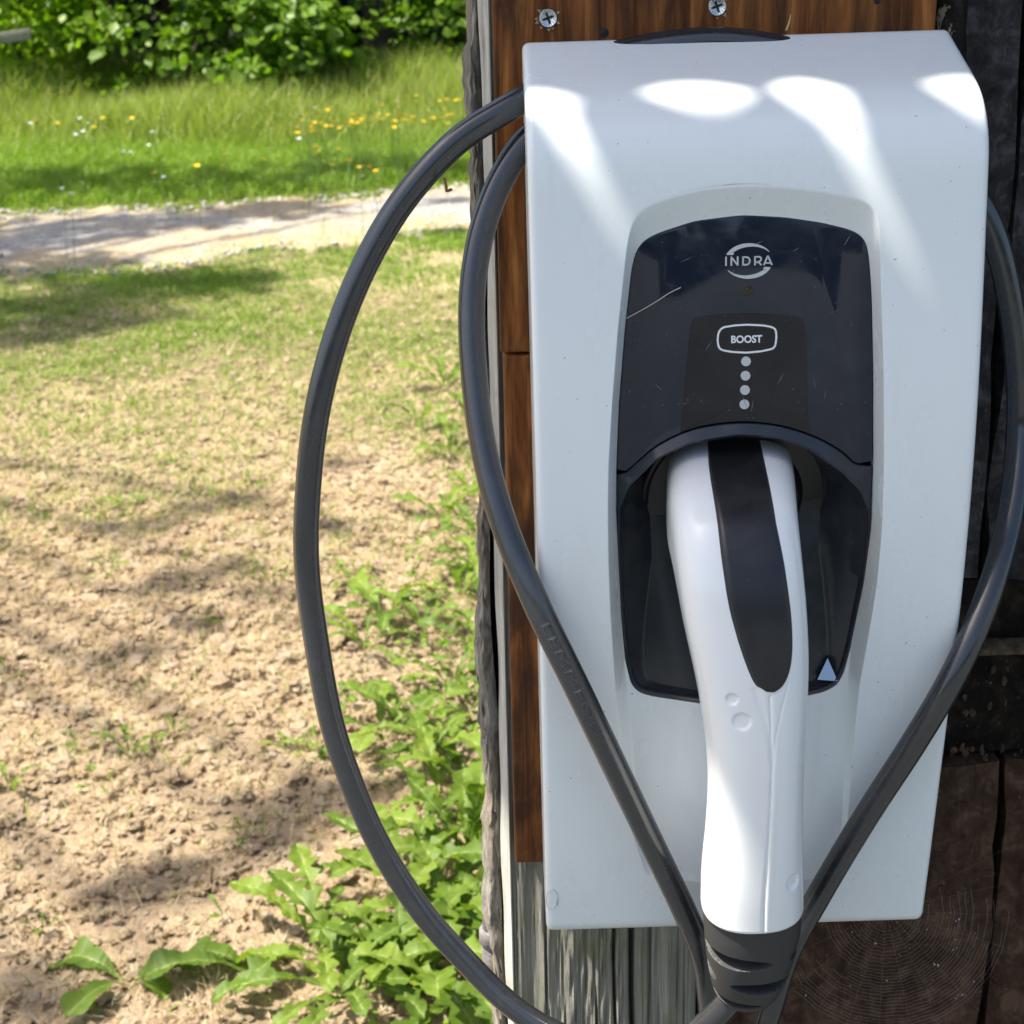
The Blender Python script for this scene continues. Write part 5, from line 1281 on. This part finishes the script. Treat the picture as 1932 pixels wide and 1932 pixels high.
for x, y, s_ in ((880, 1500, .15), (820, 1440, .14), (720, 1400, .12), (760, 1330, .13), (850, 1300, .15), (690, 1235, .13), (900, 1230, .14), (800, 1195, .15), (730, 1165, .13), (885, 1345, .14), (770, 1390, .14), (830, 1525, .15), (905, 1100, .15), (870, 1120, .15), (900, 1030, .15), (840, 980, .15), (670, 1105, .10), (890, 930, .16), (850, 860, .16), (790, 812, .15), (880, 790, .17), (840, 740, .15), (650, 1330, .09), (600, 1420, .07)):
    plant(x, y, s_ * prng.uniform(.75, 1.1), 7, rosette_label(x, y), GRP, steep=(.1, .9))
def sprig_label(x, y):
    side = 'at the left picture edge' if x < 90 else 'near the left edge' if x < 180 else 'in the left part of the litter' if x < 260 else 'in the middle of the litter' if x < 440 else 'left of the outer cable loop'
    lev = [l for q, l in ((920, 'where grass turns to litter'), (968, 'level with the plug nose'), (1000, 'just below the plug nose level'), (1070, 'level with the plug bend'), (1120, 'just below the plug bend level'), (1230, 'level with the narrow inlay end'), (1350, 'level with the inlay tip'), (1400, 'level with the dimples'), (1450, 'level with the upper grip'), (1490, 'level with mid grip'), (1550, 'just below mid grip level'), (1650, 'level with the lower grip'), (3000, 'level with the bottom of the box')) if y < q][0]
    return 'small dandelion sprig ' + side + ', ' + lev
for x, y, s_ in ((245, 1440, .09), (60, 975, .08), (205, 1080, .07), (505, 1100, .08), (545, 1420, .07), (150, 1395, .07), (235, 960, .08), (20, 1500, .07), (330, 1390, .06), (330, 880, .07), (480, 930, .08), (80, 1760, .05), (190, 1480, .06), (420, 1180, .05), (600, 985, .08), (15, 1280, .05), (460, 1590, .045)):
    plant(x, y, s_ * .8, 5, sprig_label(x, y), 'single dandelion sprigs in the litter', steep=(.2, .9))
# clover-like ground weeds at the foot of the post
X = rng.uniform(-.24, -.02, 1300); Y = rng.uniform(.55, 2.6, 1300); k = rng.random(1300) < np.clip(1 + X / .26 , .1, 1); X, Y = X[k], Y[k]; n = len(X)
P = np.stack([X, Y, onground(X, Y) + rng.uniform(.004, .045, n)], 1); a, b, c = leaf_frames(n, np.tile([[0, 0, 1.]], (n, 1)), 0); sz = rng.uniform(.008, .022, n)
V = P[:, None] + sz[:, None, None] * (LV[None, :, :1] * a[:, None] + LV[None, :, 1:2] * b[:, None] + LV[None, :, 2:] * c[:, None])
tag(mk('ground_weeds', V.reshape(-1, 3), (LF[None] + (np.arange(n) * 9)[:, None, None]).reshape(-1, 3), MAT['shrubleaf'], attrs={'tint': np.repeat(rng.uniform(.4, 1, n), 9)}), kind='stuff')

# ================================================================== SHADE TREE (left, outside the frame): its branches dapple the ground
tree = thing('shade_tree', 'tall leafy tree left of the lawn, outside the frame, dappling the ground with shade', 'tree', (-6.4, 3.4, .1))
V, Fs = tube(catmull([(-6.4, 3.4, 0), (-6.3, 3.4, 2.2), (-6.0, 3.5, 4.2), (-5.6, 3.8, 7.5)], 8), np.linspace(.28, .10, 25), 12); mk('trunk', V, Fs, MAT['bark'], tree)
sh_px = [(100, 352, .55), (260, 348, .6), (420, 352, .6), (560, 340, .5), (700, 325, .45), (30, 360, .5), (830, 330, .3),
         (430, 408, .38), (540, 400, .35), (300, 425, .42), (180, 440, .42), (60, 430, .42), (40, 468, .3), (60, 512, .35), (170, 500, .25), (860, 385, .14), (860, 440, .16), (500, 395, .2),
         (60, 590, .28), (170, 570, .32), (300, 535, .30), (420, 540, .26), (470, 525, .2), (130, 620, .24), (40, 640, .26), (230, 600, .26),
         (640, 880, .06), (480, 950, .06), (380, 970, .06), (280, 1000, .09), (220, 1000, .06), (640, 1000, .06), (420, 1080, .09), (330, 1110, .08), (500, 1130, .08), (380, 1180, .07), (250, 1240, .06), (290, 1235, .05), (600, 1180, .06),
         (500, 1530, .075), (560, 1550, .08), (620, 1500, .07), (520, 1590, .06), (330, 1660, .07), (270, 1690, .055), (380, 1640, .06), (210, 1700, .04), (60, 1850, .07), (110, 1900, .07), (20, 1880, .06), (720, 1500, .06), (330, 1840, .04)]
Pt, Sz = [], []
for x, y, r_ in sh_px:
    G = onG(x, y); tt_ = rng.uniform(5.6, 6.6); c0 = G - SUN_D * tt_
    dns = 75 if r_ > .12 else 80
    for q in range(dns):
        o = rng.normal(size=3); o /= np.linalg.norm(o); Pt.append(c0 + o * r_ * rng.random() ** .45 * np.array([1, .75, .7])); Sz.append(np.clip(r_ * .36, .03, .12))
    if r_ > .12 or rng.random() < .3:
        lb = np.array([-6.0, 3.5, 4.2]); V, Fs = tube(catmull([lb, (lb + c0) / 2 + [0, 0, .35], c0], 5), np.linspace(.045, .010, 11), 5); mk('limb', V, Fs, MAT['bark'], tree)
Pt, Sz = np.array(Pt), np.array(Sz) * rng.uniform(.7, 1.3, len(Pt)); n = len(Pt)
a, b, c = leaf_frames(n, rng.normal(size=(n, 3)) * .4)
V = Pt[:, None] + Sz[:, None, None] * (LV[None, :, :1] * a[:, None] + LV[None, :, 1:2] * b[:, None] + LV[None, :, 2:] * c[:, None])
o = mk('crown', V.reshape(-1, 3), (LF[None] + (np.arange(n) * 9)[:, None, None]).reshape(-1, 3), MAT['shrubleaf'], tree, attrs={'tint': np.repeat(rng.random(n), 9)}); o['kind'] = 'stuff'
